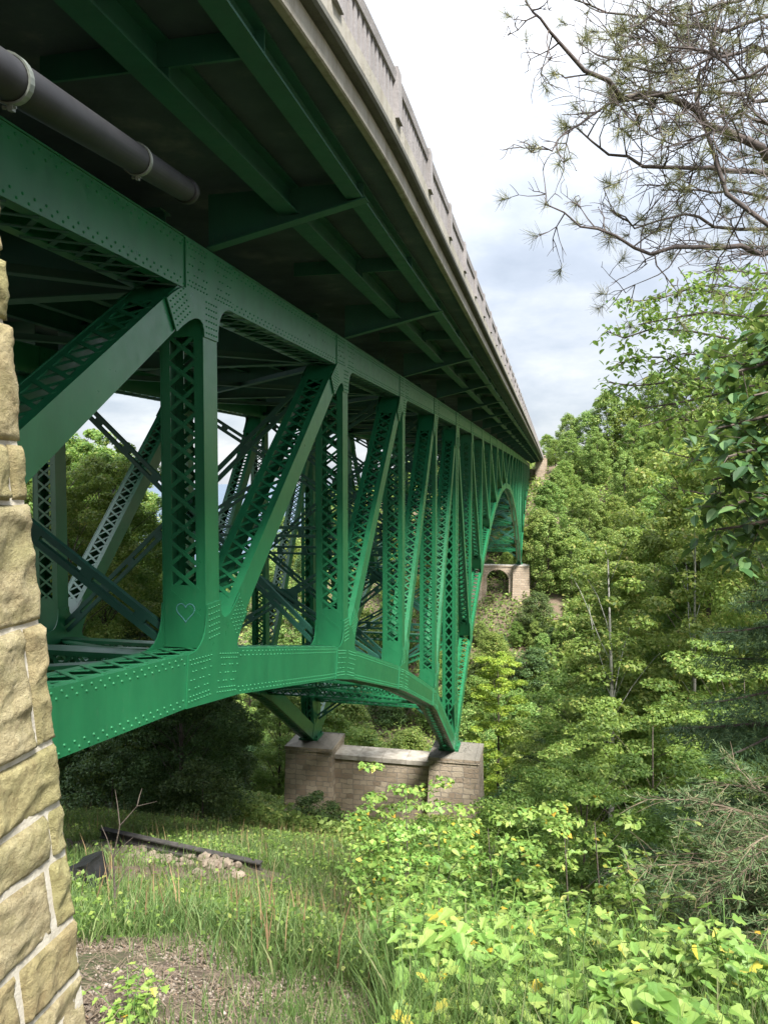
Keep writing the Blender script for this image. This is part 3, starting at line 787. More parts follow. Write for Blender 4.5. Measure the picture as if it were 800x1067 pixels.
corner={-2.37:.40,-2.07:.37,-1.82:.14,-1.52:.11,-1.31:.9,-1.05:.12,-.56:1.2,-.09:.095,.13:.8,.57:.5}
seed=0
for za,zb in zip(rows,rows[1:]):
    yb=2.545; x=XW-.010*(za+zb)/2
    c=corner.get(za,rs.uniform(.15,.6))
    y=yb-c; stoneblock(V,Fc,x,y,yb,za,zb,seed,.026,.118,.118); seed+=1
    while y>1.2 if False else y>.2:
        L=rs.uniform(.45,1.0); stoneblock(V,Fc,x,y-L,y,za,zb,seed,.026,.118,.118); y-=L; seed+=1
    # return face of the corner (toward +Y) – plain dressed blocks
n0=len(V)
me=bpy.data.meshes.new('stonework'); me.from_pydata(V,[],Fc); me.materials.append(STONE)
me.polygons.foreach_set('use_smooth',[True]*len(me.polygons)); me.update(); me.transform(Matrix.Translation(-Vector(wall.location)))
link('stonework',me,wall)
m=MB()
for za,zb in zip(rows,rows[1:]):
    y0=yedge(za+.01); y1=yedge(zb-.01); x=XW-.010*(za+zb)/2
    bx=x-1.1
    m.hexa([(bx,y0-.4,za+.01),(x-.01,y0-.4,za+.01),(x-.01,y0+.004,za+.01),(bx,y0+.03,za+.01),(bx,y1-.4,zb-.01),(x-.01,y1-.4,zb-.01),(x-.01,y1+.004,zb-.01),(bx,y1+.03,zb-.01)])
q=m.build('return_stones',STONE); q.data.transform(Matrix.Translation(-Vector(wall.location))); q.parent=wall
m=MB(); 
m.hexa([(XW-1.08,-3,-3.1),(XW+.056,-3,-3.1),(XW+.056,yedge(-3.1)-.02,-3.1),(XW-1.08,yedge(-3.1)-.02,-3.1),
        (XW-1.08,-3,4.6),(XW-.096,-3,4.6),(XW-.096,yedge(4.6)-.02,4.6),(XW-1.08,yedge(4.6)-.02,4.6)])
q=m.build('mortar',MORTAR); q.data.transform(Matrix.Translation(-Vector(wall.location))); q.parent=wall

# ================================================================== VEGETATION
def leafquads(C,N,S,asp=.55,droop=.15):
    """rhombic leaves: centre, normal, size"""
    n=len(C); N=N/np.linalg.norm(N,axis=1,keepdims=True)
    r=rng.normal(size=(n,3)); U=np.cross(N,r); U/=np.linalg.norm(U,axis=1,keepdims=True)+1e-9
    W=np.cross(N,U); S=S[:,None]
    a=C-U*S*.5; b=C+W*S*asp*.5+N*S*.06; c=C+U*S*.5-N*S*droop; d=C-W*S*asp*.5+N*S*.06
    V=np.stack([a,b,c,d],1).reshape(-1,3); F=np.arange(n*4).reshape(-1,4); return V,F
def crownmesh(name,mat,clumps,per,size,flat=.55,up=.8,jit=1.,asp=.6):
    """clumps: list of (centre, radius). leaves sit mostly on the shell of every clump"""
    Cs=[];Ns=[]
    for c,r in clumps:
        n=int(per*r*r) if per<0 else int(per)
        q=rng.normal(size=(n,3)); q/=np.linalg.norm(q,axis=1,keepdims=True)
        rad=r*rng.uniform(.25,1.,(n,1))**.45
        sc=np.array([1,1,flat]); p=np.array(c)+q*rad*sc
        Cs.append(p); nn=q*.55+rng.normal(size=(n,3))*.45*jit; nn[:,2]+=up; Ns.append(nn)
    C=np.concatenate(Cs); N=np.concatenate(Ns); S=size*rng.uniform(.6,1.35,len(C))
    V,F=leafquads(C,N,S,asp); return npmesh(name,V,F,mat)
def limb(mb,p0,p1,r0,r1,bend=.15,n=6,k=6):
    p0=Vector(p0);p1=Vector(p1); L=(p1-p0).length; o=Vector((random.uniform(-1,1),random.uniform(-1,1),random.uniform(.2,1)))*L*bend
    pts=[];rr=[]
    for i in range(n+1):
        t=i/n; pts.append(p0.lerp(p1,t)+o*(4*t*(1-t))*.5+Vector((random.uniform(-1,1),random.uniform(-1,1),0))*L*.012); rr.append(r0+(r1-r0)*t)
    mb.tube(pts,rr,k); return pts
def broadleaf(name,cat,h,cr,base,nc,per,size,lmat,bmat=None,seed=1,tr=.16,flat=.5,shape='round',crad=(.16,.3),lean=.3):
    random.seed(seed)
    root=thing(name,'',cat)
    tk=MB(); top=Vector((random.uniform(-lean,lean),random.uniform(-lean,lean),h*.93)); N=9; pts=[];rr=[]
    for i in range(N+1):
        t=i/N; pts.append(Vector((top.x*t+math.sin(t*5+seed)*.02*h*.3,top.y*t+math.cos(t*4+seed)*.02*h*.3,-.5+(h*.93+.5)*t))); rr.append(tr*(1-t)**.8+tr*.08+.003+(tr*.35 if i==0 else 0))
    tk.tube(pts,rr,8)
    clumps=[]
    for i in range(nc):
        t=(i+.5)/nc; z=base+(h-base)*(t**.9)
        if shape=='round': w=math.sin(PI*min(1,.12+.86*t))**.7
        elif shape=='cone': w=(1-t)**.75*1.05+.08
        else: w=.65+.35*math.sin(PI*t)
        a=i*2.399+random.uniform(-.5,.5); rad=cr*w*math.sqrt(random.uniform(.12,1))
        cl=cr*random.uniform(*crad)*(1.15-.4*t)
        c=Vector((math.cos(a)*rad+top.x*t,math.sin(a)*rad+top.y*t,z+random.uniform(-.3,.3)))
        clumps.append((c,cl))
        if rad>.25*cr and i%3==0:
            zz=max(base*.5+ .25*base*(i%5),c.z-rad*random.uniform(.3,.8)); k=max(1,min(N,int((zz+.5)/(h*.93+.5)*N)))
            limb(tk,pts[k].lerp(pts[k-1],random.random()),c,max(tr*.14,rr[k]*.28),tr*.06+.002,.12,5,5)
    t_o=tk.build('trunk',bmat or BARK,root); 
    for p in t_o.data.polygons: p.use_smooth=True
    link('crown',crownmesh('crown',lmat,clumps,per,size,flat),root)
    reg(root); return root
def spruce(name,h,cr,base,seed,mat=SPRUCE,nw=16,ns=26,droop=.25,fine=1.):
    random.seed(seed); root=thing(name,'','tree')
    tk=MB(); tk.tube([Vector((0,0,-.5)),Vector((0,0,h*.5)),Vector((0,0,h))],[.04+h*.012,.02+h*.006,.01],7)
    Cs=[];Ns=[];Us=[]
    for w_ in range(nw):
        t=w_/(nw-1); z=base+(h-base)*t*.97; L=cr*(1-t)**.8+.12
        nb=6 if t<.8 else 4
        for b in range(nb):
            a=2*PI*(b+random.random()*.6)/nb+w_*.9; l=L*random.uniform(.7,1.1); zj=z+random.uniform(-.2,.2)
            P=[Vector((math.cos(a)*l*s,math.sin(a)*l*s,zj-droop*l*s*s+.10*l*s**3*2)) for s in (0,.25,.5,.75,1)]
            tk.tube(P,[.022*(1-t)+.006]*1+[.015,.011,.008,.004],4)
            n=int(ns*l/cr)+4
            for i in range(n):
                s=.15+.85*(i+.5)/n; k=min(3,int(s*4)); f=s*4-k; p=P[k].lerp(P[k+1],f); d=(P[min(4,k+1)]-P[k]).normalized()
                for sd in (-1,1):
                    tl=l*(1-s)*.42+.12*fine+.08; side=Vector((-d.y,d.x,0)).normalized()*sd
                    dd=(side*.8+d*.6+Vector((0,0,-.25+random.uniform(-.15,.1)))).normalized()
                    m_=max(2,int(tl/(.07*fine)))
                    for q in range(m_):
                        c=p+dd*(tl*(q+.5)/m_); Cs.append(c+Vector((random.uniform(-.02,.02),random.uniform(-.02,.02),random.uniform(-.03,.02)))); Us.append(dd+Vector((random.uniform(-.6,.6),random.uniform(-.6,.6),random.uniform(-.3,.3))))
    C=np.array(Cs); U=np.array(Us); U/=np.linalg.norm(U,axis=1,keepdims=True)
    N=rng.normal(size=C.shape)*.5+np.array([0,0,.8]); W=np.cross(N,U); W/=np.linalg.norm(W,axis=1,keepdims=True)
    S=(.11*fine*rng.uniform(.7,1.3,len(C)))[:,None]; K=[]
    for q in range(5):
        Uq=U+rng.normal(size=U.shape)*.45; Uq/=np.linalg.norm(Uq,axis=1,keepdims=True); Cq=C+rng.normal(size=C.shape)*.022*fine
        Wq=np.cross(N,Uq); Wq/=np.linalg.norm(Wq,axis=1,keepdims=True); K.append(np.stack([Cq-Uq*S*.35,Cq+Wq*S*.055,Cq+Uq*S*.5,Cq-Wq*S*.055],1).reshape(-1,3))
    V=np.concatenate(K)
    o=tk.build('trunk',BARK,root); link('crown',npmesh('crown',V,np.arange(len(V)).reshape(-1,4),mat),root); reg(root); return root

PROT={}
PROT['big']=broadleaf('broadleaf_tree','tree',16,4.6,2.2,150,430,.15,LF_MID,seed=3,tr=.2,crad=(.13,.24),flat=.6)
PROT['big2']=broadleaf('broadleaf_tree','tree',18,4.0,2.0,160,430,.15,LF_LIGHT,seed=11,tr=.18,shape='oval',crad=(.14,.26),flat=.6)
PROT['dark']=broadleaf('broadleaf_tree','tree',13,4.4,1.0,120,400,.16,LF_DARK,seed=21,tr=.2)
PROT['sap']=broadleaf('maple_sapling','tree',6.5,2.5,.6,100,330,.095,LF_LIGHT,seed=31,tr=.05,flat=.22,shape='oval',crad=(.16,.3))
PROT['sap2']=broadleaf('maple_sapling','tree',5.,2.3,.4,90,330,.085,LF_MID,seed=37,tr=.04,flat=.2,shape='oval',crad=(.16,.3))
PROT['yel']=broadleaf('slender_tree','tree',12,2.1,.8,80,260,.17,LF_YEL,seed=41,tr=.1,shape='oval',crad=(.2,.4),flat=.35)
PROT['far']=broadleaf('hillside_tree','tree',14,4.6,.8,110,150,.34,LF_FAR,seed=51,tr=.2,crad=(.18,.31),flat=.75)
PROT['far2']=broadleaf('hillside_tree','tree',16,4.2,.8,120,150,.34,LF_FAR,seed=57,tr=.2,shape='round',crad=(.18,.31),flat=.75)
PROT['far3']=broadleaf('hillside_tree','tree',12,4.4,.6,110,150,.32,LF_LIGHT,seed=63,tr=.2,crad=(.18,.31),flat=.75)
PROT['fard']=broadleaf('hillside_tree','tree',10,4.4,.4,110,150,.30,LF_DARK,seed=67,tr=.2,crad=(.18,.31),flat=.75)
PROT['bush']=broadleaf('leafy_bush','bush',2.4,1.5,.15,34,260,.10,LF_MID,seed=71,tr=.03,flat=.5,shape='round',crad=(.25,.42))
PROT['bushl']=broadleaf('leafy_bush','bush',2.0,1.4,.10,34,240,.10,LF_LIGHT,seed=73,tr=.03,flat=.4,shape='round',crad=(.25,.42))
PROT['bushd']=broadleaf('leafy_bush','bush',3.2,1.9,.10,38,280,.12,LF_DARK,seed=79,tr=.04,flat=.6,shape='round',crad=(.25,.42))
PROT['seedl']=broadleaf('maple_seedling','sapling',2.4,.8,.3,26,55,.075,LF_NEAR,seed=87,tr=.014,flat=.16,shape='oval',crad=(.22,.42),lean=.15)
PROT['birch']=broadleaf('birch_tree','tree',15,2.4,6.5,34,150,.17,LF_LIGHT,BBARK,seed=83,tr=.13,shape='oval',crad=(.2,.34))
PROT['spruce']=spruce('spruce_tree',10,2.6,.6,91)
USED=set()
def put(kind,x,y,s=1.,rz=None,label='',group=None,sz=None,dz=0):
    pr=PROT[kind]
    if kind not in USED: USED.add(kind); o=pr
    else: o=copy_tree(pr)
    o.location=(x,y,H(x,y)-.15+dz); o.rotation_euler=(0,0,rz if rz is not None else random.uniform(0,6.28)); sz=sz or s
    o.scale=(s,s,sz); tag(o,label,o['category'],group); return o
ORD=['first','second','third','fourth','fifth','sixth','seventh','eighth','ninth','tenth','11th','12th','13th','14th','15th','16th','17th','18th','19th','20th','21st','22nd','23rd','24th','25th','26th','27th','28th','29th','30th']
def row(spec,look,where,group,rs_seed):
    random.seed(rs_seed)
    spec=sorted(spec,key=lambda s: proj(Vector((s[1],s[2],0)))[0]); n=len(spec)
    for i,(k,x,y,s) in enumerate(spec):
        lk={'big':'broad mid-green tree','big2':'tall light green tree','dark':'dense dark green tree','sap':'light green layered maple sapling','sap2':'mid-green layered maple sapling','yel':'slender yellow-green tree',
            'far':'rounded green tree','far2':'tall green tree','far3':'pale green tree','fard':'low dark tree','seedl':'thin maple seedling with layered pale leaves','bush':'mid-green bush','bushl':'light green bush','bushd':'dark green bush','birch':'white-barked birch','spruce':'dark pointed spruce'}[k]
        lab='%s %s, %s'%(lk,where,'leftmost' if i==0 else 'rightmost' if i==n-1 else ORD[i]+' from left')
        put(k,x,y,s,label=lab,group=group)
# right side, layer by layer away from the camera (kept off the bridge deck)
row([('sap2',.4,11.5,.62),('sap2',2.6,10.5,.66),('sap',4.6,12.5,.72)],'','low on the near slope behind the leafy undergrowth','saplings behind the undergrowth',1)
row([('sap',.9,18.5,.62),('sap2',2.0,16,.98),('sap',4.3,18,.98),('sap2',6.8,17,1.15)],'','on the near slope below the open arch','saplings on the near slope',2)
row([('big2',5.2,27,.88),('big',4.0,25.5,.50),('sap',1.6,26.,1.2),('sap2',8.5,24,1.7)],'','half way down the near slope','trees half way down the slope',3)
row([('big2',6.6,31,.98),('big',9.8,34,1.2),('big2',2.9,34,.62),('sap',.6,32,1.05),('big2',4.6,37,.95)],'','on the steep slope level with the nearer pier','trees level with the nearer pier',4)
row([('big',2.6,47,.80),('big2',8.,46,1.22),('big',12.5,48,1.35),('bushd',-1.0,40,1.3),('big2',5.6,50,1.1)],'','just beyond the nearer pier on the right','trees just beyond the nearer pier',5)
row([('yel',-3.6,56,1.12),('dark',-.4,60,.62),('big2',5.,62,1.),('big',12,60,1.2),('big2',18,62,1.15)],'','lower in the ravine beyond the nearer pier','ravine trees beyond the nearer pier',6)
put('big2',5.9,20.5,.60,sz=.86,label='tall leafy tree at the right edge rising above the birches')
put('big2',7.4,27.5,.80,sz=.98,label='taller leafy tree at the right edge behind the first tall one')
put('far3',-2.6,118,.5,label='low pale tree nearest the foot of the arched pier on the right')
put('far',-1.2,124,.5,label='low rounded tree just right of the arched pier foot')
put('far3',-2.2,131,.42,label='low pale tree tucked against the right side of the arched pier')
put('birch',1.75,22.5,.72,sz=.72,label='white-trunked birch standing bare in the middle of the right-hand trees')
o=put('birch',4.05,23.5,.72,sz=.8,label='second birch with a leaning pale trunk among the trees at the right'); o.rotation_euler=(R(4),R(-7),1.)
put('spruce',7.4,24,1.05,label='blue-green spruce with drooping boughs at the right edge of the slope')
put('spruce',12.3,40,1.45,label='taller dark spruce standing behind the drooping spruce on the right')
# valley floor and far slope, right of the bridge
rr_=random.Random(101)
for (yy,x0,nx_,dx,ks,sc,nm) in ((80,-2.5,5,6,('fard','far3','far'),.9,'on the river flat'),(93,-3,6,6,('far','fard','far3'),.9,'beside the river'),(106,-4.5,7,6,('far','fard','far3','far2'),.95,'on the far foot of the ravine'),
        (118,-2.5,8,5.6,('far2','far','fard','far3'),.85,'low on the far slope'),(129,-2.5,8,5.8,('fard','far3','far'),.75,'below the arched pier'),(140,-.5,9,5.8,('far','far3','far2'),.75,'level with the arched pier'),
        (151,-2.0,9,6,('far3','far','fard'),.75,'above the arched pier'),(162,-.5,9,6.4,('far','far2','far3'),.75,'midway up the far slope'),(173,1,9,6.8,('far3','far2','far'),.75,'high on the far slope'),(184,2.5,9,7,('far','far3','far2'),.75,'just below the far rim'),(195,4.,9,7,('far2','far3','far'),.8,'along the far rim')):
    sp_=[(ks[(i+int(yy))%len(ks)],x0+i*dx+(rr_.uniform(-1.8,1.8) if i else 0),yy+rr_.uniform(-4,4),sc*rr_.uniform(.8,1.2)) for i in range(nx_)]
    row(sp_,'',nm+', right of bridge','far slope trees '+nm,yy)
row([('far3',.8,205,.55),('far3',-1.5,226,.8),('far2',4.2,209,.85),('far',9,207,1.05),('far2',14,208,1.25),('far3',20,207,1.35),('far2',26,210,1.3),('far',33,208,1.3),('far2',41,212,1.3),('far',50,209,1.3),('far3',60,210,1.4)],'','on the skyline beside the far bridge end','skyline trees beside the bridge end',8)
# left of the bridge
row([('big2',-18.8,27,.80),('big2',-24.,34,1.05),('big2',-20.5,32,.95),('big2',-29,37,1.2),('big2',-26.5,42,1.08),('big2',-22.5,38,.95),('big2',-33,47,1.3),('big',-30,52,1.2)],'','seen through the truss on the left bank','trees seen through the near truss',9)
row([('big2',-25.5,52,.75),('big2',-18.6,36,.62),('big2',-22.,60,.72),('dark',-29,60,.9)],'','behind the bracing left of the first tall post','trees behind the bracing',10)
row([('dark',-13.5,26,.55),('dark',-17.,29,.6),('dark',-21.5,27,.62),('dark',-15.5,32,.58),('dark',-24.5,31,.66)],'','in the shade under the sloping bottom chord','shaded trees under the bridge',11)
row([('bushd',-11.2,23,.72),('bushd',-14.2,22.5,.78),('bushd',-17.6,23.4,.85)],'','along the far edge of the grassy bench','bushes along the grass edge',12)
for (yy,x0,nx_,dx,ks,sc,nm) in ((62,-12,4,7,('fard','far3'),.7,'on the lower near slope'),(74,-11,5,7,('far3','far','fard'),.8,'in the ravine bottom'),(90,-10,6,7,('far','far3','far2'),.85,'by the river'),(108,-9,7,7.5,('far3','far','fard','far2'),.9,'across the river'),(124,-9,7,8,('far','far3','far2'),.8,'on the far slope foot'),(138,-20,6,8,('far3','far','fard'),.75,'beside the arched pier'),(152,-7,8,8,('far','fard','far3'),.7,'behind the arched pier'),(168,-8,9,8.5,('far','far3','far2'),.62,'below the far rim'),(184,-22,8,9,('far3','far'),.6,'on the far rim')):
    sp_=[(ks[(i+int(yy))%len(ks)],x0-i*dx+rr_.uniform(-1.5,1.5),yy+rr_.uniform(-4,4),sc*rr_.uniform(.82,1.12)) for i in range(nx_)]
    row(sp_,'',nm+', seen through truss','trees '+nm+' left of the bridge',yy)
for (yy,nm) in ((112,'on the slope foot before the arched pier'),(121,'on the bare slope before the arched pier'),(129,'right below the arched pier'),(148,'on the bank behind the arched pier')):
    row([(('far3','far','fard')[(i+yy)%3],-14+i*2.9+rr_.uniform(-.8,.8),yy+rr_.uniform(-2.5,2.5),rr_.uniform(.30,.45)) for i in range(6)],'',nm,'low trees '+nm,yy+500)
# bushes in front of and beside the pier
row([('bushd',-12.6,39.2,.85),('bush',-7.4,38,.8),('bushl',-4.6,37,1.0),('bush',-2.2,36,1.2)],'','against the foot of the nearer pier','bushes by the pier foot',13)
row([('bushl',-3.3,15.5,.5),('bush',-2.2,13,.6),('bushl',-1.7,10.6,.74),('bush',-.4,9.4,.60),('bushl',-2.6,20,.7),('bush',-1.1,16.5,.9)],'','between the grassy bench and the ravine saplings','bushes below the grassy bench',14)
row([('seedl',-1.5,8.3,.85),('seedl',-1.3,7.2,.78),('seedl',-.95,6.6,.62),('seedl',-.45,7.0,.72),('seedl',.2,6.4,.7),('seedl',.55,7.2,.85),('seedl',-1.95,9.6,.8)],'','rising from the leafy bank','maple seedlings on the leafy bank',15)
# a forest floor of low leaves so that no bare slope shows between the trees
def scatter(n,fx,fy,size,hh,mat,name,label,cat,up=1.):
    x=fx(n); y=fy(n,x); z=Hn(x,y)+rng.uniform(.03,hh,len(x)); C=np.stack([x,y,z],1)
    N=rng.normal(size=C.shape)*.55; N[:,2]+=up; S=size(y)*rng.uniform(.6,1.4,len(x))
    V,F=leafquads(C,N,S,.65); o=link(name,npmesh(name,V,F,mat)); return tag(o,label,cat,kind='stuff')
def far_y(n,x): return 26+ (250-26)*rng.uniform(0,1,n)**1.3
def far_xy(n): 
    return rng.uniform(-1,1,n)
y_=far_y(330000,None); u_=rng.uniform(-1,1,330000); x_=np.where(u_>0,u_*.30*y_+2,u_*.62*y_-1)
scatter(330000,lambda n:x_,lambda n,x:y_,lambda y:.13+.0030*y,1.6,LF_FAR,'forest_floor','low leafy scrub covering the ravine slopes between the trees','undergrowth')
y_=9+20*rng.uniform(0,1,70000)**1.2; u_=rng.uniform(-1,1,70000); x_=np.where(u_>0,u_*.30*y_+1,u_*.16*y_-.02*y_)
scatter(70000,lambda n:x_,lambda n,x:y_,lambda y:.06+.003*y,.7,LF_MID,'slope_undergrowth','mixed low leaves covering the near slope below the saplings','undergrowth')

# ------------------------------------------------------------------ grass on the bench
def blades(n,fx,fy,h0,h1,w,mat,name,label,lean=.35):
    y=fy(n); x=fx(n,y); z=Hn(x,y); n=len(x)
    h=rng.uniform(h0,h1,n); a=rng.uniform(0,2*PI,n); l=rng.uniform(.05,lean,n)*h; ww=w*rng.uniform(.6,1.4,n)
    b=rng.uniform(0,2*PI,n); D=np.stack([np.cos(a),np.sin(a),0*a],1); W=np.stack([np.cos(b),np.sin(b),0*b],1)*ww[:,None]
    P=np.stack([x,y,z-.02],1); up=np.array([0,0,1.])
    m_=P+D*(l*.3)[:,None]+up*(h*.55)[:,None]; t=P+D*l[:,None]+up*h[:,None]
    V=np.stack([P-W,P+W,m_+W*.8,m_-W*.8,t+W*.1,t-W*.1],1).reshape(-1,3)
    k=np.arange(n)[:,None]*6; F=np.concatenate([k+np.array([[0,1,2,3]]),k+np.array([[3,2,4,5]])],0)
    return tag(link(name,npmesh(name,V,F,mat)),label,'grass',kind='stuff')
def gpatch(n,y0,y1,pw=1.):
    y=y0+(y1-y0)*rng.uniform(0,1,n)**pw; return y
def patchx(n,y):
    return -y*rng.uniform(.20,.72,n)-.1
yb=gpatch(90000,4.0,22,1.1); keep=None
xb=patchx(90000,yb)
dens=np.sin(xb*1.3+2)*np.cos(yb*1.1)+np.sin(xb*.5-yb*.7)+rng.normal(0,.6,90000)
def ground_at(px,py):
    d=ray(px,py).normalized(); t=1.
    while t<80:
        p=d*t
        if p.z<H(p.x,p.y): break
        t+=.02
    return p
BA=ground_at(106,880); BB=ground_at(272,908)
def segd(x,y,off=.0):
    ax,ay,bx,by=BA.x,BA.y-off,BB.x,BB.y-off; L2=(bx-ax)**2+(by-ay)**2
    tt=np.clip(((x-ax)*(bx-ax)+(y-ay)*(by-ay))/L2,-.1,1.0); return np.hypot(x-ax-tt*(bx-ax),y-ay-tt*(by-ay))
nearrub=((segd(xb,yb,.35)<.62)&(rng.random(90000)<.93))|((segd(xb,yb,1.3)<.75)&(rng.random(90000)<.6))
msk=(dens>-.9)&~nearrub&(yb>4.3+.45*np.sin(xb*2.3)+.3*np.sin(xb*5.1+1)+rng.normal(0,.22,90000))
xb=xb[msk]; yb=yb[msk]
blades(len(xb),lambda n,y:xb,lambda n:yb,.06,.27,.005,GRASS,'grass','tall green grass covering the bench between the wall and the pier',.9)
k=rng.choice(np.where(segd(xb,yb,.9)>1.3)[0],700,replace=False); xs_=xb[k]; ys_=yb[k]
blades(len(xs_),lambda n,y:xs_,lambda n:ys_,.32,.58,.005,SEED,'grass_seed_heads','reddish brown seed heads rising above the bench grass',.25)
yb2=gpatch(9000,2.6,5.,1.); xb2=-yb2*rng.uniform(.05,.62,9000); msk=(np.sin(xb2*2.1)*np.cos(yb2*2.3+1)+rng.normal(0,.5,9000))>.05
xb2=xb2[msk]; yb2=yb2[msk]
blades(len(xb2),lambda n,y:xb2,lambda n:yb2,.04,.16,.003,GRASS,'short_grass','short sparse grass and moss on the bare path at the bottom',.6)
y3=gpatch(15000,2.2,6.5,1.); x3=y3*rng.uniform(-.22,.32,15000)
blades(15000,lambda n,y:x3,lambda n:y3,.15,.5,.004,GRASS,'understorey_grass','thin grass blades between the bright leafy plants at the bottom right',.6)
wx=xb[rng.choice(len(xb),26000)]+rng.normal(0,.05,26000); wy=yb[rng.choice(len(yb),1)]*0
ii=rng.choice(len(xb),26000); wx=xb[ii]+rng.normal(0,.04,26000); wy=yb[ii]+rng.normal(0,.04,26000)
cl_=(np.sin(wx*3.1+1)*np.sin(wy*2.7)+rng.normal(0,.35,26000))>.1
wx=wx[cl_]; wy=wy[cl_]; scatter(len(wx),lambda n:wx,lambda n,x:wy,lambda y:.018+.0035*y,.26,LF_MID,'bench_weeds','small leafy weeds growing in patches among the bench grass','weeds')
# pebbles, leaf litter on the path
C=[];n=6000
for i in range(1): 
    y=rng.uniform(2.4,6.5,n); x=-y*rng.uniform(.08,.74,n); z=Hn(x,y)+.004; C=np.stack([x,y,z],1)
N=rng.normal(size=C.shape)*.25; N[:,2]+=1; V,F=leafquads(C,N,rng.uniform(.006,.026,n),.4)
LITTER=simple('pale_leaf_litter',[(.35,(.10,.06,.04)),(.55,(.22,.15,.10)),(.72,(.42,.37,.29))],9,.95,0)
tag(link('leaf_litter',npmesh('leaf_litter',V,F,LITTER)),'pale dead leaves and wood chips strewn over the bare path','litter',kind='stuff')

n=9000; y=rng.uniform(2.3,5.6,n); x=-y*rng.uniform(.05,.74,n); z=Hn(x,y)+.003; r_=rng.uniform(.003,.011,n)*rng.choice([1,1,1,1.9],n)
o8=np.array([[1,0,0],[0,1,0],[-1,0,0],[0,-1,0],[0,0,.7],[0,0,-.7]]); P=np.stack([x,y,z],1)[:,None,:]+o8[None]*r_[:,None,None]*rng.uniform(.6,1.3,(n,6,1)); K=np.arange(n)[:,None]*6
F=np.concatenate([K+np.array([[a,(a+1)%4,4]]) for a in range(4)]+[K+np.array([[(a+1)%4,a,5]]) for a in range(4)])
PEB=simple('grey_brown_pebble',[(.35,(.09,.07,.055)),(.55,(.20,.165,.13)),(.7,(.40,.36,.31))],14,.95,0)
tag(link('gravel',npmesh('gravel',P.reshape(-1,3),F,PEB)),'fine grey brown gravel scattered over the bare path','gravel',kind='stuff')
n=2600; y=rng.uniform(2.4,5.4,n); x=-y*rng.uniform(.06,.74,n); P=np.stack([x,y,Hn(x,y)+.012],1); a=rng.uniform(0,PI,n); L=rng.uniform(.02,.10,n)[:,None]
D=np.stack([np.cos(a),np.sin(a),rng.normal(0,.12,n)],1); W=np.stack([-np.sin(a),np.cos(a),0*a],1)*.0018
V=np.stack([P-D*L-W,P+D*L-W,P+D*L+W,P-D*L+W],1).reshape(-1,3)
tag(link('dead_twigs',npmesh('dead_twigs',V,np.arange(n*4).reshape(-1,4),DEADTWIG)),'dead twigs and stalks lying on the bare path','litter',kind='stuff')

# ------------------------------------------------------------------ things on the bench
def rockmesh(s,seed):
    import bmesh
    bm=bmesh.new(); bmesh.ops.create_icosphere(bm,subdivisions=2,radius=s); rs=random.Random(seed); q=Vector((rs.uniform(.7,1.3),rs.uniform(.6,1.1),rs.uniform(.4,.8)))
    for v in bm.verts:
        d=1+.35*noise.noise(v.co*(1.6/s)+Vector((seed,0,0))); v.co=Vector((v.co.x*q.x,v.co.y*q.y,v.co.z*q.z))*d
    me=bpy.data.meshes.new('stone'); bm.to_mesh(me); bm.free(); me.materials.append(ROCK); return me
rm=[rockmesh(.08,i) for i in range(6)]; rs=random.Random(3)
KN={'a':'above','b':'below'}
for i in range(150):
    q_=rs.uniform(-.12,.95); x=BA.x+(BB.x-BA.x)*q_+rs.gauss(0,.1); y=BA.y+(BB.y-BA.y)*q_-.50+rs.gauss(0,.42); s=rs.uniform(.3,1.2)*rs.uniform(.7,1.2)
    o=link('rubble_stone',rm[i%6]); o.location=(x,y,H(x,y)+.03*s); o.scale=(s,s,s); o.rotation_euler=(rs.uniform(-.4,.4),rs.uniform(-.4,.4),rs.uniform(0,6))
    tag(o,'one of the small pale broken stones strewn in front of the fallen black beam','stone','rubble stones in front of the beam')
a=Vector(BA); b=Vector(BB); a.z=H(a.x,a.y)+.20; b.z=H(b.x,b.y)+.06
beam=thing('steel_beam','long dark steel beam lying on the rubble in the grass, left end higher','beam',a)
m=MB(); d=(b-a).normalized(); s_=d.cross(Vector((0,0,1))).normalized(); u_=s_.cross(d)
m.bar(Vector(),b-a,s_,.010,u_,.065); m.bar(u_*.065,b-a+u_*.065,s_,.055,u_,.010); m.bar(-u_*.065,b-a-u_*.065,s_,.055,u_,.010)
m.build('web_and_flanges',RUST,beam)
m=MB()
for i in range(14): p=(b-a)*((i+.5)/14); m.bar(p-s_*.03-u_*.054,p-s_*.03+u_*.054,d,.012,s_,.03)
m.build('stiffener_ribs',RUST,beam)
# black plastic-wrapped stump and sticks beside the wall
q=ground_at(91,934); q.z=H(q.x,q.y)
st=thing('wrapped_stump','stump wrapped in black plastic sheet beside the stone wall','stump',q)
import bmesh
bm=bmesh.new(); bmesh.ops.create_cube(bm,size=.26); bmesh.ops.subdivide_edges(bm,edges=bm.edges,cuts=6,use_grid_fill=True)
for v in bm.verts:
    c=v.co.copy(); ang=math.atan2(c.y,c.x); top=(c.z+.13)/.26
    f=(1.12-.30*top)+.13*math.sin(ang*5+c.z*9)*(1-top*.6)+.18*noise.noise(c*7)
    v.co=Vector((c.x*f,c.y*f,c.z*(1.05+.25*noise.noise(c*5))+.20+.05*c.x/.13))
me=bpy.data.meshes.new('plastic_sheet'); bm.to_mesh(me); bm.free(); me.materials.append(BLACKP); link('plastic_sheet',me,st)
m=MB(); m.tube([Vector((0,0,-.1)),Vector((0,0,.1)),Vector((.01,0,.28))],[.13,.11,.10],12); m.build('stump_wood',DEADTWIG,st)
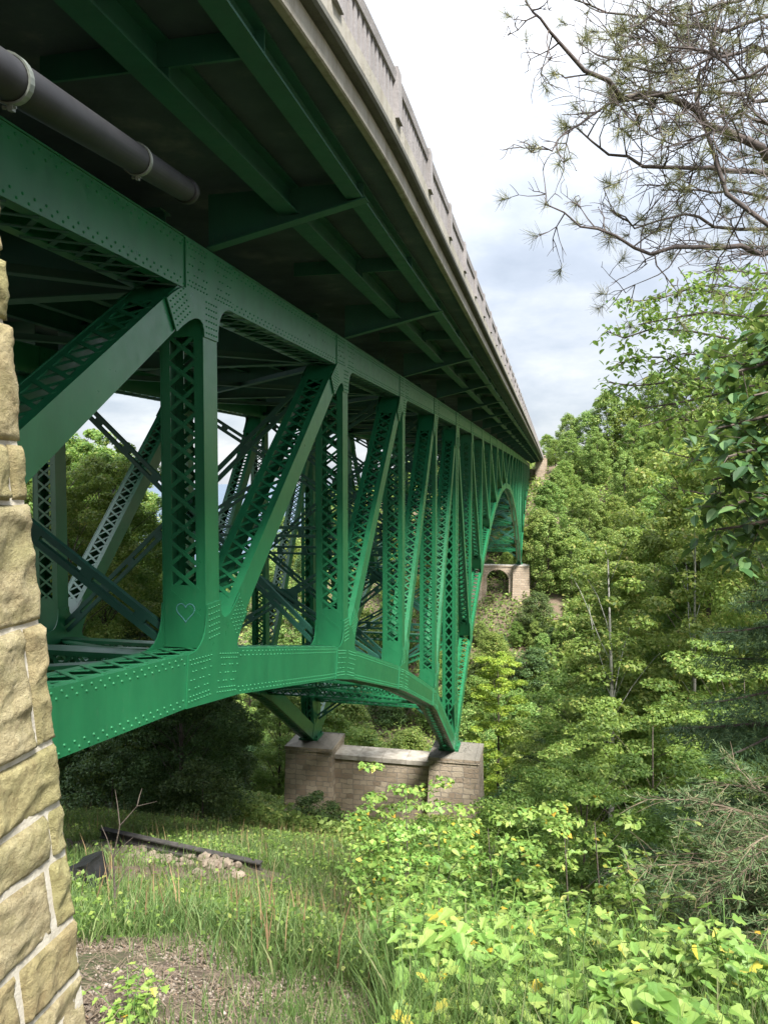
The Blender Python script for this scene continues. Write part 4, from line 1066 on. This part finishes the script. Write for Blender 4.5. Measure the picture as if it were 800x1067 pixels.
for k,(p0,p1,lab) in enumerate((((66,925,5.3),(108,959,5.0),'long pale dead stick leaning on the ground below the black plastic'),((70,948,5.2),(112,950,5.1),'short pale twig lying across the bigger stick'))):
    a=ground_at(*p0[:2])+Vector((0,0,.10)); b=ground_at(*p1[:2])+Vector((0,0,.03)); m=MB(); mid=(a+b)/2+Vector((0,0,.02)); m.tube([a-a,mid-a,b-a],[.013,.011,.007] if k==0 else [.006,.005,.003],6)
    tag(m.build('dead_stick',STICK,None,loc=a),lab,'stick','dead sticks by the stump')
# bare thin sapling
q=at_y(118,985,5.0); g=Vector((q.x,q.y,H(q.x,q.y)))
bs=thing('bare_sapling','thin leafless dark sapling standing in the grass right of the wall','sapling',g)
m=MB(); P=[Vector((0,0,-.1)),Vector((.02,0,.25)),Vector((.01,0,.5)),Vector((.07,0,.75)),Vector((.20,.02,.9)),Vector((.36,.02,.95))]
P=[p*1.0 for p in P]; m.tube(P,[.009,.008,.006,.005,.003,.001],6); m.build('stem',BARK,bs)
m=MB(); 
for (i,dx,dz) in ((1,.12,.2),(2,-.12,.22),(2,.14,.15),(3,-.06,.25),(4,.02,.12)): m.tube([P[i],P[i]+Vector((dx*.5,.02,dz*.6)),P[i]+Vector((dx,.04,dz))],[.005,.003,.0015],5)
m.build('twigs',BARK,bs)

# ------------------------------------------------------------------ leafy plants of the foreground
OUT=[(0,0),(.10,-.03),(.30,.10),(.36,.02),(.44,.22),(.34,.36),(.24,.44),(.42,.60),(.30,.68),(.18,.70),(.12,.86),(0,1.0)]
OVAL=[(0,0),(.10,.05),(.22,.18),(.29,.38),(.27,.58),(.17,.78),(.07,.92),(0,1.0)]
def addleaf(V,F,base,d,up,s,outline,fold=.22,droop=.35):
    side=d.cross(up).normalized(); up=side.cross(d).normalized()
    for sg in (-1,1):
        k=len(V); f=[]
        for (x,y) in outline:
            p=base+d*(y*s)+side*(sg*x*s)+up*(abs(x)*fold*s-droop*s*y*y*.5); V.append(tuple(p)); f.append(len(V)-1)
        F.append(tuple(f) if sg>0 else tuple(reversed(f)))
def plant(name,h,nst,nl,ls,outline,mat,seed,spread=.5,catn='plant',smat=None):
    rs=random.Random(seed); root=thing(name,'',catn); V=[];F=[]; m=MB()
    for s in range(nst):
        a=rs.uniform(0,6.28); hh=h*rs.uniform(.6,1.1); l=spread*rs.uniform(.2,1)*h; D=Vector((math.cos(a),math.sin(a),0))
        b0=D*rs.uniform(0,.1)
        P=[b0+D*(l*t*t)+Vector((0,0,hh*(t-.12*t*t)))+Vector((0,0,-.05 if t==0 else 0)) for t in [i/7 for i in range(8)]]
        m.tube(P,[.006*(1-.7*i/7)+.001 for i in range(8)],5)
        for i in range(nl):
            t=.18+.82*(i+.6)/nl; k=min(6,int(t*7)); p=P[k].lerp(P[k+1],t*7-k)
            aa=a+(1 if i%2 else -1)*rs.uniform(.7,1.7)+rs.uniform(-.3,.3)+(0 if i<nl-1 else -a*0)
            e=rs.uniform(.35,.75)*ls; dd=Vector((math.cos(aa),math.sin(aa),rs.uniform(-.15,.35))).normalized()
            q=p+dd*e; m.tube([p,q],[.0022,.0016],4,False)
            d2_=Vector((dd.x,dd.y,rs.uniform(-.45,.05))).normalized(); upv=Vector((rs.uniform(-.25,.25),rs.uniform(-.25,.25),1)).normalized()
            addleaf(V,F,q,d2_,upv,ls*rs.uniform(.7,1.25)*(1.1-.35*t),outline)
    me=bpy.data.meshes.new('leaves'); me.from_pydata(V,[],F); me.materials.append(mat); me.update(); link('leaves',me,root)
    m.build('stems',smat or LF_MID,root); reg(root); return root
PROT['p1']=plant('thimbleberry_plant',.62,10,12,.095,OUT,LF_NEAR,1,.55)
PROT['p2']=plant('thimbleberry_plant',.75,10,13,.085,OUT,LF_NEAR,2,.45)
PROT['p3']=plant('broad_leaved_plant',.9,8,14,.085,OVAL,LF_NEAR,3,.4)
PROT['p4']=plant('broad_leaved_plant',.5,9,8,.085,OVAL,LF_LIGHT,4,.7)
PROT['p5']=plant('tall_weed',1.25,6,22,.075,OVAL,LF_LIGHT,5,.28)
def fern(seed):
    rs=random.Random(seed); root=thing('fern','','fern'); V=[];F=[]; m=MB()
    for s in range(9):
        a=s*.7+rs.uniform(-.2,.2); D=Vector((math.cos(a),math.sin(a),0)); L=rs.uniform(.5,.75)
        P=[D*(L*t*.8)+Vector((0,0,L*(t*1.1-.75*t*t))) for t in [i/12 for i in range(13)]]; m.tube(P,[.004*(1-i/13)+.001 for i in range(13)],4)
        sd=Vector((-D.y,D.x,0))
        for i in range(26):
            t=.12+.86*i/26; k=min(11,int(t*12)); p=P[k].lerp(P[k+1],t*12-k); w=.17*math.sin(PI*min(1,t*.9+.12))
            for g_ in (-1,1):
                dd=(sd*g_+D*.35+Vector((0,0,-.12))).normalized(); c=len(V); n_=D
                V+= [tuple(p-n_*.009),tuple(p+n_*.009),tuple(p+dd*w*.6+n_*.010),tuple(p+dd*w),tuple(p+dd*w*.6-n_*.008)]; F.append((c,c+1,c+2,c+3,c+4))
    me=bpy.data.meshes.new('fronds'); me.from_pydata(V,[],F); me.materials.append(LF_LIGHT); me.update(); link('fronds',me,root); m.build('stalks',LF_MID,root); reg(root); return root
PROT['fern']=fern(8)
# clear individuals of the front rows (near the camera), described by where they stand
random.seed(77)
front=[('p1',-.28,3.05,1.,'bright thimbleberry plant at the bottom edge, left end of the leafy bank'),
 ('p2',.12,3.0,.95,'bright thimbleberry plant at the bottom edge in the middle of the leafy bank'),
 ('p1',.48,2.95,1.0,'bright broad-lobed plant at the bottom edge below the fern'),
 ('p1',.85,3.15,1.05,'large-leaved thimbleberry plant near the bottom right corner'),
 ('p2',1.2,3.3,1.0,'leafy thimbleberry plant in the bottom right corner itself'),
 ('p5',-.86,4.2,.92,'tall upright weed with big leaves beside the bare path'),
 ('p3',-.62,4.35,1.0,'broad-leaved plant leaning right of the tall upright weed'),
 ('p2',-.25,4.3,1.0,'thimbleberry plant with some yellow leaves behind the front row'),
 ('p1',.15,4.1,1.1,'pale lobed plant in the second row below the dark fern'),
 ('p3',.55,4.2,1.,'broad-leaved plant in the second row right of centre'),
 ('p2',.95,4.3,1.1,'lobed plant in the second row before the dead spruce twigs'),
 ('p4',1.45,4.4,1.1,'small oval-leaved plant under the dead spruce twigs'),
 ('p5',-.45,5.6,1.0,'tall pale weed standing above the yellow-leaved plants'),
 ('p3',-.95,5.8,1.1,'broad-leaved plant at the edge of the tall grass'),
 ('p5',.05,6.1,1.15,'tall weed with pale layered leaves left of the maple seedling'),
 ('p1',.45,5.4,1.2,'wide thimbleberry plant in the third row'),
 ('p5',.75,6.3,1.45,'maple seedling with pale layered leaves above the leafy bank'),
 ('p3',-1.5,7.0,1.1,'broad-leaved plant far left in the tall grass'),
 ('p4',-.1,5.1,1.2,'small oval-leaved plant between the thimbleberry plants'),
 ('p5',-.9,7.4,1.3,'tall leafy weed growing in front of the stone pier'),
 ('p5',-1.35,8.6,1.4,'second tall weed before the stone pier, nearer the grass'),
 ('p4',-.55,3.5,.9,'small oval-leaved plant at the corner of the bare path'),
 ('p4',1.05,5.4,1.3,'oval-leaved plant in the third row beside the dead twigs'),
 ('p1',ground_at(134,1066).x,ground_at(134,1066).y,.55,'small bright plant alone at the foot of the stone wall')]
for (k,x,y,s,lab) in front: put(k,x,y,s,label=lab,group='leafy plants of the foreground')
put('fern',-.02,6.9,1.15,label='green fern behind the bright plants, left of the maple seedling',group='ferns')
put('fern',.25,7.7,1.0,label='second fern half hidden behind the bigger fern',group='ferns')
# the dense mass of leaves under and between them
V=[];F=[];rs=random.Random(12)
for i in range(7500):
    y=rs.uniform(2.6,10); x=y*rs.uniform(-.21,.31)
    if x<-.75 and y<4.4: continue
    z=H(x,y)+rs.uniform(.04,.36)+.22*max(-.5,math.sin(x*4.1+y)*math.cos(y*3.1-x))
    a=rs.uniform(0,6.28); addleaf(V,F,Vector((x,y,z)),Vector((math.cos(a),math.sin(a),rs.uniform(-.6,.1))).normalized(),Vector((rs.uniform(-.4,.4),rs.uniform(-.4,.4),1)).normalized(),(rs.uniform(.04,.13) if y<4.4 else rs.uniform(.045,.085)),OUT if i%3 else OVAL)
me=bpy.data.meshes.new('undergrowth'); me.from_pydata(V,[],F); me.materials.append(LF_NEAR); me.update()
tag(link('undergrowth',me),'dense mass of bright lobed leaves filling the bottom right','undergrowth',kind='stuff')

# ------------------------------------------------------------------ pine branches overhead
pt=thing('pine_tree','old pine whose bare twiggy boughs with needle tufts reach in at the top right','tree',(8.2,6.2,H(8.2,6.2)))
PO=Vector(pt.location)
m=MB(); m.tube([Vector((0,0,-.5)),Vector((.1,0,4)),Vector((0,.1,9)),Vector((-.1,0,13))],[.26,.22,.17,.08],12); m.build('trunk',PBARK,pt)
TW=MB(); NV=[]
def Pp(px,py,D): d=ray(px,py); return d/d.dot(cf)*D
rs=random.Random(4)
def tuft(p,d,n=26,L=.10):
    for i in range(n):
        a=Vector((rs.gauss(0,1),rs.gauss(0,1),rs.gauss(0,1))).normalized(); q=(d*.75+a*.9).normalized(); b=p-d*rs.uniform(0,.07); l=L*rs.uniform(.7,1.15)
        w=q.cross(Vector((rs.gauss(0,1),rs.gauss(0,1),rs.gauss(0,1)))).normalized()*.0017
        NV.extend([b-w,b+w,b+q*l+w*.4,b+q*l-w*.4])
def twig(p,d,L,r,lv):
    n=max(3,int(L/.09)); P=[p]; dd=d.copy()
    for i in range(n):
        dd=(dd+Vector((rs.gauss(0,.22),rs.gauss(0,.22),rs.gauss(0,.20)+.02))).normalized(); P.append(P[-1]+dd*(L/n))
    TW.tube(P,[r*(1-.75*i/n)+.0012 for i in range(n+1)],4,False)
    if lv>0:
        k=2 if lv==1 else 3
        for j in range(k):
            i=rs.randint(1,n); e=(P[i]-P[i-1]).normalized(); s=Vector((rs.gauss(0,1),rs.gauss(0,1),rs.gauss(0,.8))).normalized()
            twig(P[i],(e*.7+s*.8).normalized(),L*rs.uniform(.4,.75),max(.0018,r*.6),lv-1)
    if lv==0 and rs.random()<.22: tuft(P[-1],dd,rs.randint(40,70),rs.uniform(.09,.125))
BR=[([(830,178,6.6),(800,165,6.4),(777,146,6.3),(732,127,6.2),(721,109,6.1),(691,99,6.),(650,103,5.9),(612,75,5.8),(579,41,5.7),(560,22,5.6),(547,0,5.6)],.050,.008,1.),
 ([(840,182,6.9),(800,180,6.8),(762,174,6.7),(725,174,6.5),(669,174,6.3),(639,161,6.2),(601,133,6.1)],.040,.008,1.),
 ([(650,105,5.9),(616,120,5.9),(593,138,5.9),(575,150,5.8),(556,156,5.8)],.014,.005,.8),
 ([(830,112,7.),(800,105,7.),(777,98,7.),(740,94,6.9),(695,101,6.8),(660,88,6.8)],.032,.008,1.),
 ([(725,101,6.5),(730,80,6.6),(736,67,6.6),(745,26,6.7),(752,-20,6.8)],.022,.012,1.),
 ([(840,204,7.4),(800,204,7.2),(762,204,7.1),(725,195,7.),(690,198,6.9)],.03,.007,1.),
 ([(840,240,7.6),(800,240,7.4),(744,238,7.2),(710,225,7.),(661,232,6.9),(640,222,6.8)],.030,.006,1.),
 ([(840,262,6.5),(800,262,6.4),(770,259,6.3),(725,259,6.2),(676,262,6.1),(642,251,6.),(605,236,6.),(567,212,5.9)],.036,.006,1.1),
 ([(840,45,6.3),(800,49,6.2),(770,52,6.2),(740,64,6.1),(700,78,6.),(660,70,6.),(640,60,6.)],.026,.006,1.),
 ([(840,10,7.2),(800,15,7.),(760,30,6.9),(715,30,6.8),(680,12,6.7),(650,18,6.6),(610,6,6.6),(590,-6,6.5)],.026,.006,1.),
 ([(840,-20,6.),(790,-8,6.),(750,5,6.),(720,12,6.),(700,25,6.)],.024,.006,1.),
 ([(840,140,5.6),(800,128,5.6),(770,118,5.6),(740,140,5.7),(700,150,5.7),(672,138,5.7)],.018,.005,1.),
 ([(840,90,5.8),(800,70,5.8),(770,80,5.8),(735,50,5.8),(700,45,5.8),(665,30,5.8),(640,36,5.8)],.018,.005,1.)]
bm_=MB()
for (pp,r0,r1,dn) in BR:
    P=[]
    for (a_,b_) in zip(pp,pp[1:]):
        for t in (0,.5): P.append(Pp(a_[0]+(b_[0]-a_[0])*t,a_[1]+(b_[1]-a_[1])*t,a_[2]+(b_[2]-a_[2])*t))
    P.append(Pp(*pp[-1]))
    P=[P[0]]+[p+Vector((rs.gauss(0,.018),rs.gauss(0,.03),rs.gauss(0,.018))) for p in P[1:-1]]+[P[-1]]
    # run the bough back to the trunk
    hd=math.hypot(PO.x-P[0].x,PO.y-P[0].y); base=Vector((PO.x,PO.y,P[0].z-.10*hd-rs.uniform(0,.3)*hd)); tp=(P[0]-P[2]).normalized()
    ctl=P[0]+tp*hd*.5+Vector((rs.uniform(-.15,.15),rs.uniform(-.3,.3),rs.uniform(-.1,.3)))
    P=[base*(1-t)**2+ctl*(2*t*(1-t))+P[0]*t*t+(Vector((rs.gauss(0,.03),rs.gauss(0,.04),rs.gauss(0,.04))) if t else Vector()) for t in (0,.2,.4,.6,.8)]+P
    n=len(P); bm_.tube(P,[.8*(r0*1.25+(r1-r0*1.25)*(i/(n-1))) for i in range(n)],7)
    for i in range(2,n):
        c=P[i]; px,_=proj(c)
        for q in range((1+(rs.random()<.55)) if px>640 else 1):
            e=(P[i]-P[i-1]).normalized(); s=Vector((rs.gauss(0,1),rs.gauss(0,.8),rs.gauss(0,.9))).normalized()
            twig(c.lerp(P[i-1],rs.random()),(e*(.8 if px>650 else .2)+s*.8).normalized(),rs.uniform(.30,.70)*dn*(1 if px>650 else .55),.006,2)
    tuft(P[-1],(P[-1]-P[-2]).normalized(),34,.11)
for b_ in (bm_,TW):
    b_.v=[tuple(Vector(v)-PO) for v in b_.v]
o=bm_.build('boughs',PBARK,pt,True); o2=TW.build('twigs',PBARK,o)
V=np.array([tuple(v-PO) for v in NV]); link('needles',npmesh('needles',V,np.arange(len(V)).reshape(-1,4),NEEDLE),o)

# ------------------------------------------------------------------ leafy boughs reaching in at the right
def boughtree(name,label,tx,ty,th,lmat,boughs,lsize,nleaf,outline,spread,r0=.022,bark=BARK,trunk_r=.12):
    root=thing(name,label,'tree',(tx,ty,H(tx,ty))); O=Vector(root.location); m=MB()
    B=MB(); V=[];F=[]; zmax=-99
    for pp in boughs:
        P=[Pp(*q) for q in pp]; hd=math.hypot(tx-P[0].x,ty-P[0].y); base=Vector((tx,ty,P[0].z-rs.uniform(.45,.95)*hd)); tp=(P[0]-P[1]).normalized()
        ctl=P[0]+tp*hd*.45+Vector((rs.uniform(-.2,.2),rs.uniform(-.4,.4),rs.uniform(-.1,.2)))
        P=[base*(1-t)**2+ctl*(2*t*(1-t))+P[0]*t*t+(Vector((rs.gauss(0,.03),rs.gauss(0,.04),rs.gauss(0,.04))) if t else Vector()) for t in (0,.25,.5,.75)]+P; n=len(P); zmax=max(zmax,base.z)
        B.tube([p-O for p in P],[r0*(1-.8*i/(n-1))+.002 for i in range(n)],5)
        for i in range(1,n-1):
            seg=P[i+1]-P[i]; L=seg.length
            for k in range(max(3,int(L/.06))):
                p=P[i]+seg*rs.random(); e=(seg.normalized()*.6+Vector((rs.gauss(0,1),rs.gauss(0,1),rs.gauss(0,.55)))).normalized(); l=rs.uniform(.12,spread)
                q=p+e*l+Vector((0,0,-.1*l)); B.tube([p-O,p.lerp(q,.5)+Vector((0,0,.02))-O,q-O],[.004,.003,.0015],4,False)
                for j in range(nleaf):
                    b=p.lerp(q,rs.uniform(.3,1.05))+Vector((rs.gauss(0,.05),rs.gauss(0,.05),rs.gauss(0,.04))); a=rs.uniform(0,6.28)
                    addleaf(V,F,b-O,Vector((math.cos(a),math.sin(a),rs.uniform(-.9,0))).normalized(),Vector((rs.uniform(-.5,.5),rs.uniform(-.5,.5),1)).normalized(),lsize*rs.uniform(.6,1.2),outline)
    th=zmax-O.z+.8
    m.tube([Vector((0,0,-.4)),Vector((.05,0,th*.35)),Vector((0,0,th*.7)),Vector((-.03,.03,th))],[trunk_r,trunk_r*.75,trunk_r*.45,trunk_r*.08],9); m.build('trunk',bark,root)
    tip=Vector((tx,ty,O.z+th-.3))
    for k in range(240):
        b=tip+Vector((rs.gauss(0,.35),rs.gauss(0,.35),rs.gauss(-.2,.5))); a=rs.uniform(0,6.28); addleaf(V,F,b-O,Vector((math.cos(a),math.sin(a),rs.uniform(-.9,0))).normalized(),Vector((rs.uniform(-.5,.5),rs.uniform(-.5,.5),1)).normalized(),lsize,outline)
    o=B.build('boughs',bark,root); me=bpy.data.meshes.new('leaves'); me.from_pydata(V,[],F); me.materials.append(lmat); me.update(); link('leaves',me,o); return root
boughtree('leafy_tree','light green leafy tree with thin spreading boughs under the pine at the right',6.6,9.6,6.5,LF_LIGHT,
 [[(830,300,9.),(770,310,8.8),(720,300,8.6),(690,310,8.5),(655,315,8.4)],[(830,340,8.6),(770,355,8.5),(720,345,8.4),(680,342,8.3),(650,352,8.2),(632,345,8.2)],
  [(830,380,8.6),(770,390,8.4),(720,395,8.3),(690,372,8.2),(660,372,8.2),(636,385,8.2)],[(800,420,8.4),(750,410,8.3),(705,420,8.3),(670,425,8.3),(640,410,8.3)],
  [(830,280,9.4),(790,285,9.4),(750,280,9.4),(725,285,9.4)],[(800,450,9.2),(760,450,9.2),(730,455,9.2),(700,445,9.2)],
  [(830,295,8.2),(785,302,8.2),(745,296,8.1),(712,302,8.1)],[(830,325,8.),(780,330,8.),(735,325,7.9),(695,332,7.9),(665,338,7.9)],[(830,360,8.),(790,368,8.),(750,372,8.),(712,368,7.9),(680,380,7.9)],[(830,395,8.),(785,402,8.),(740,405,8.),(700,398,7.9),(660,402,7.9),(632,398,7.9)],[(830,430,8.),(785,436,8.),(740,440,8.),(700,436,7.9),(665,445,7.9)],[(830,470,8.6),(780,478,8.6),(730,480,8.5),(690,470,8.5)],[(830,510,8.6),(780,512,8.6),(735,515,8.5),(700,508,8.5)],[(820,320,9.8),(780,330,9.8),(745,325,9.6),(715,330,9.4)],[(820,365,9.8),(780,372,9.8),(745,372,9.6)],[(820,400,9.8),(780,405,9.8),(745,430,9.6)]],.08,9,OVAL,.45)
boughtree('basswood_tree','dark large-leaved basswood boughs hanging at the right edge',4.4,6.0,5.2,LF_DARK,
 [[(850,360,6.),(810,375,5.9),(775,385,5.8),(755,392,5.8)],[(850,420,6.),(810,430,5.9),(775,440,5.8),(748,446,5.7)],[(850,480,6.),(810,490,5.9),(775,492,5.8),(742,500,5.7)],
  [(850,530,6.),(810,540,5.9),(775,548,5.8),(745,552,5.7)],[(850,395,5.6),(815,405,5.5),(785,412,5.4)],[(850,455,5.6),(815,462,5.5),(780,470,5.4),(758,476,5.3)],[(850,510,5.6),(815,518,5.5),(780,520,5.4),(752,530,5.4)],[(850,330,6.),(815,340,5.9),(790,350,5.8)]],.13,9,OVAL,.36,.03)
# drooping spruce at the right edge and its dead lower twigs
PROT['nspruce']=spruce('young_spruce',5.6,1.75,.9,95,nw=15,ns=30,droop=.32,fine=.75)
put('nspruce',2.55,8.3,1.12,rz=.4,label='drooping dark spruce at the right edge below the basswood leaves')
dt=thing('dead_spruce','tangle of dead brown spruce twigs with a few green sprays at the lower right edge','tree',(1.95,6.1,H(1.95,6.1))); O=Vector(dt.location)
m=MB(); m.tube([Vector((0,0,-.3)),Vector((0,0,1.2)),Vector((.05,0,2.2)),Vector((.03,.04,3.0))],[.06,.05,.03,.004],8); m.build('trunk',BARK,dt)
TW=MB(); Cn=[]
for i in range(52):
    z=rs.uniform(.3,1.7); a=PI+rs.uniform(-1.3,1.3); L=rs.uniform(.6,1.5); p=Vector((0,0,z)); d=Vector((math.cos(a),math.sin(a),rs.uniform(-.35,.12))).normalized(); P=[p]
    for k in range(8):
        d=(d+Vector((rs.gauss(0,.10),rs.gauss(0,.10),rs.gauss(0,.08)))).normalized(); P.append(P[-1]+d*L/8)
    TW.tube(P,[.007*(1-k/9)+.0015 for k in range(9)],4,False)
    for k in range(1,9):
        for j in range(4):
            e=(d+Vector((rs.gauss(0,1),rs.gauss(0,1),rs.gauss(0,.5)))).normalized(); l=rs.uniform(.1,.32); q=P[k]+e*l+Vector((0,0,-.04))
            TW.tube([P[k],P[k].lerp(q,.5)+Vector((0,0,.012)),q],[.003,.0022,.0012],3,False)
            if rs.random()<.85:
                for t in range(26): Cn.append((P[k].lerp(q,rs.uniform(.2,1.1)),e+Vector((rs.gauss(0,.7),rs.gauss(0,.7),rs.gauss(0,.5)))))
TW.build('twigs',DEADTWIG,dt)
V=[]
for (c,e) in Cn:
    e=e.normalized(); w=e.cross(Vector((rs.gauss(0,1),rs.gauss(0,1),rs.gauss(0,1)))).normalized()*.004
    w=w*.6; V+= [tuple(c-w),tuple(c+w),tuple(c+e*.055+w),tuple(c+e*.055-w)]
link('needles',npmesh('needles',V,np.arange(len(V)).reshape(-1,4),DRYN),dt)
for k in list(PROT):
    if k not in USED:
        for c in list(PROT[k].children): bpy.data.objects.remove(c)
        bpy.data.objects.remove(PROT[k])
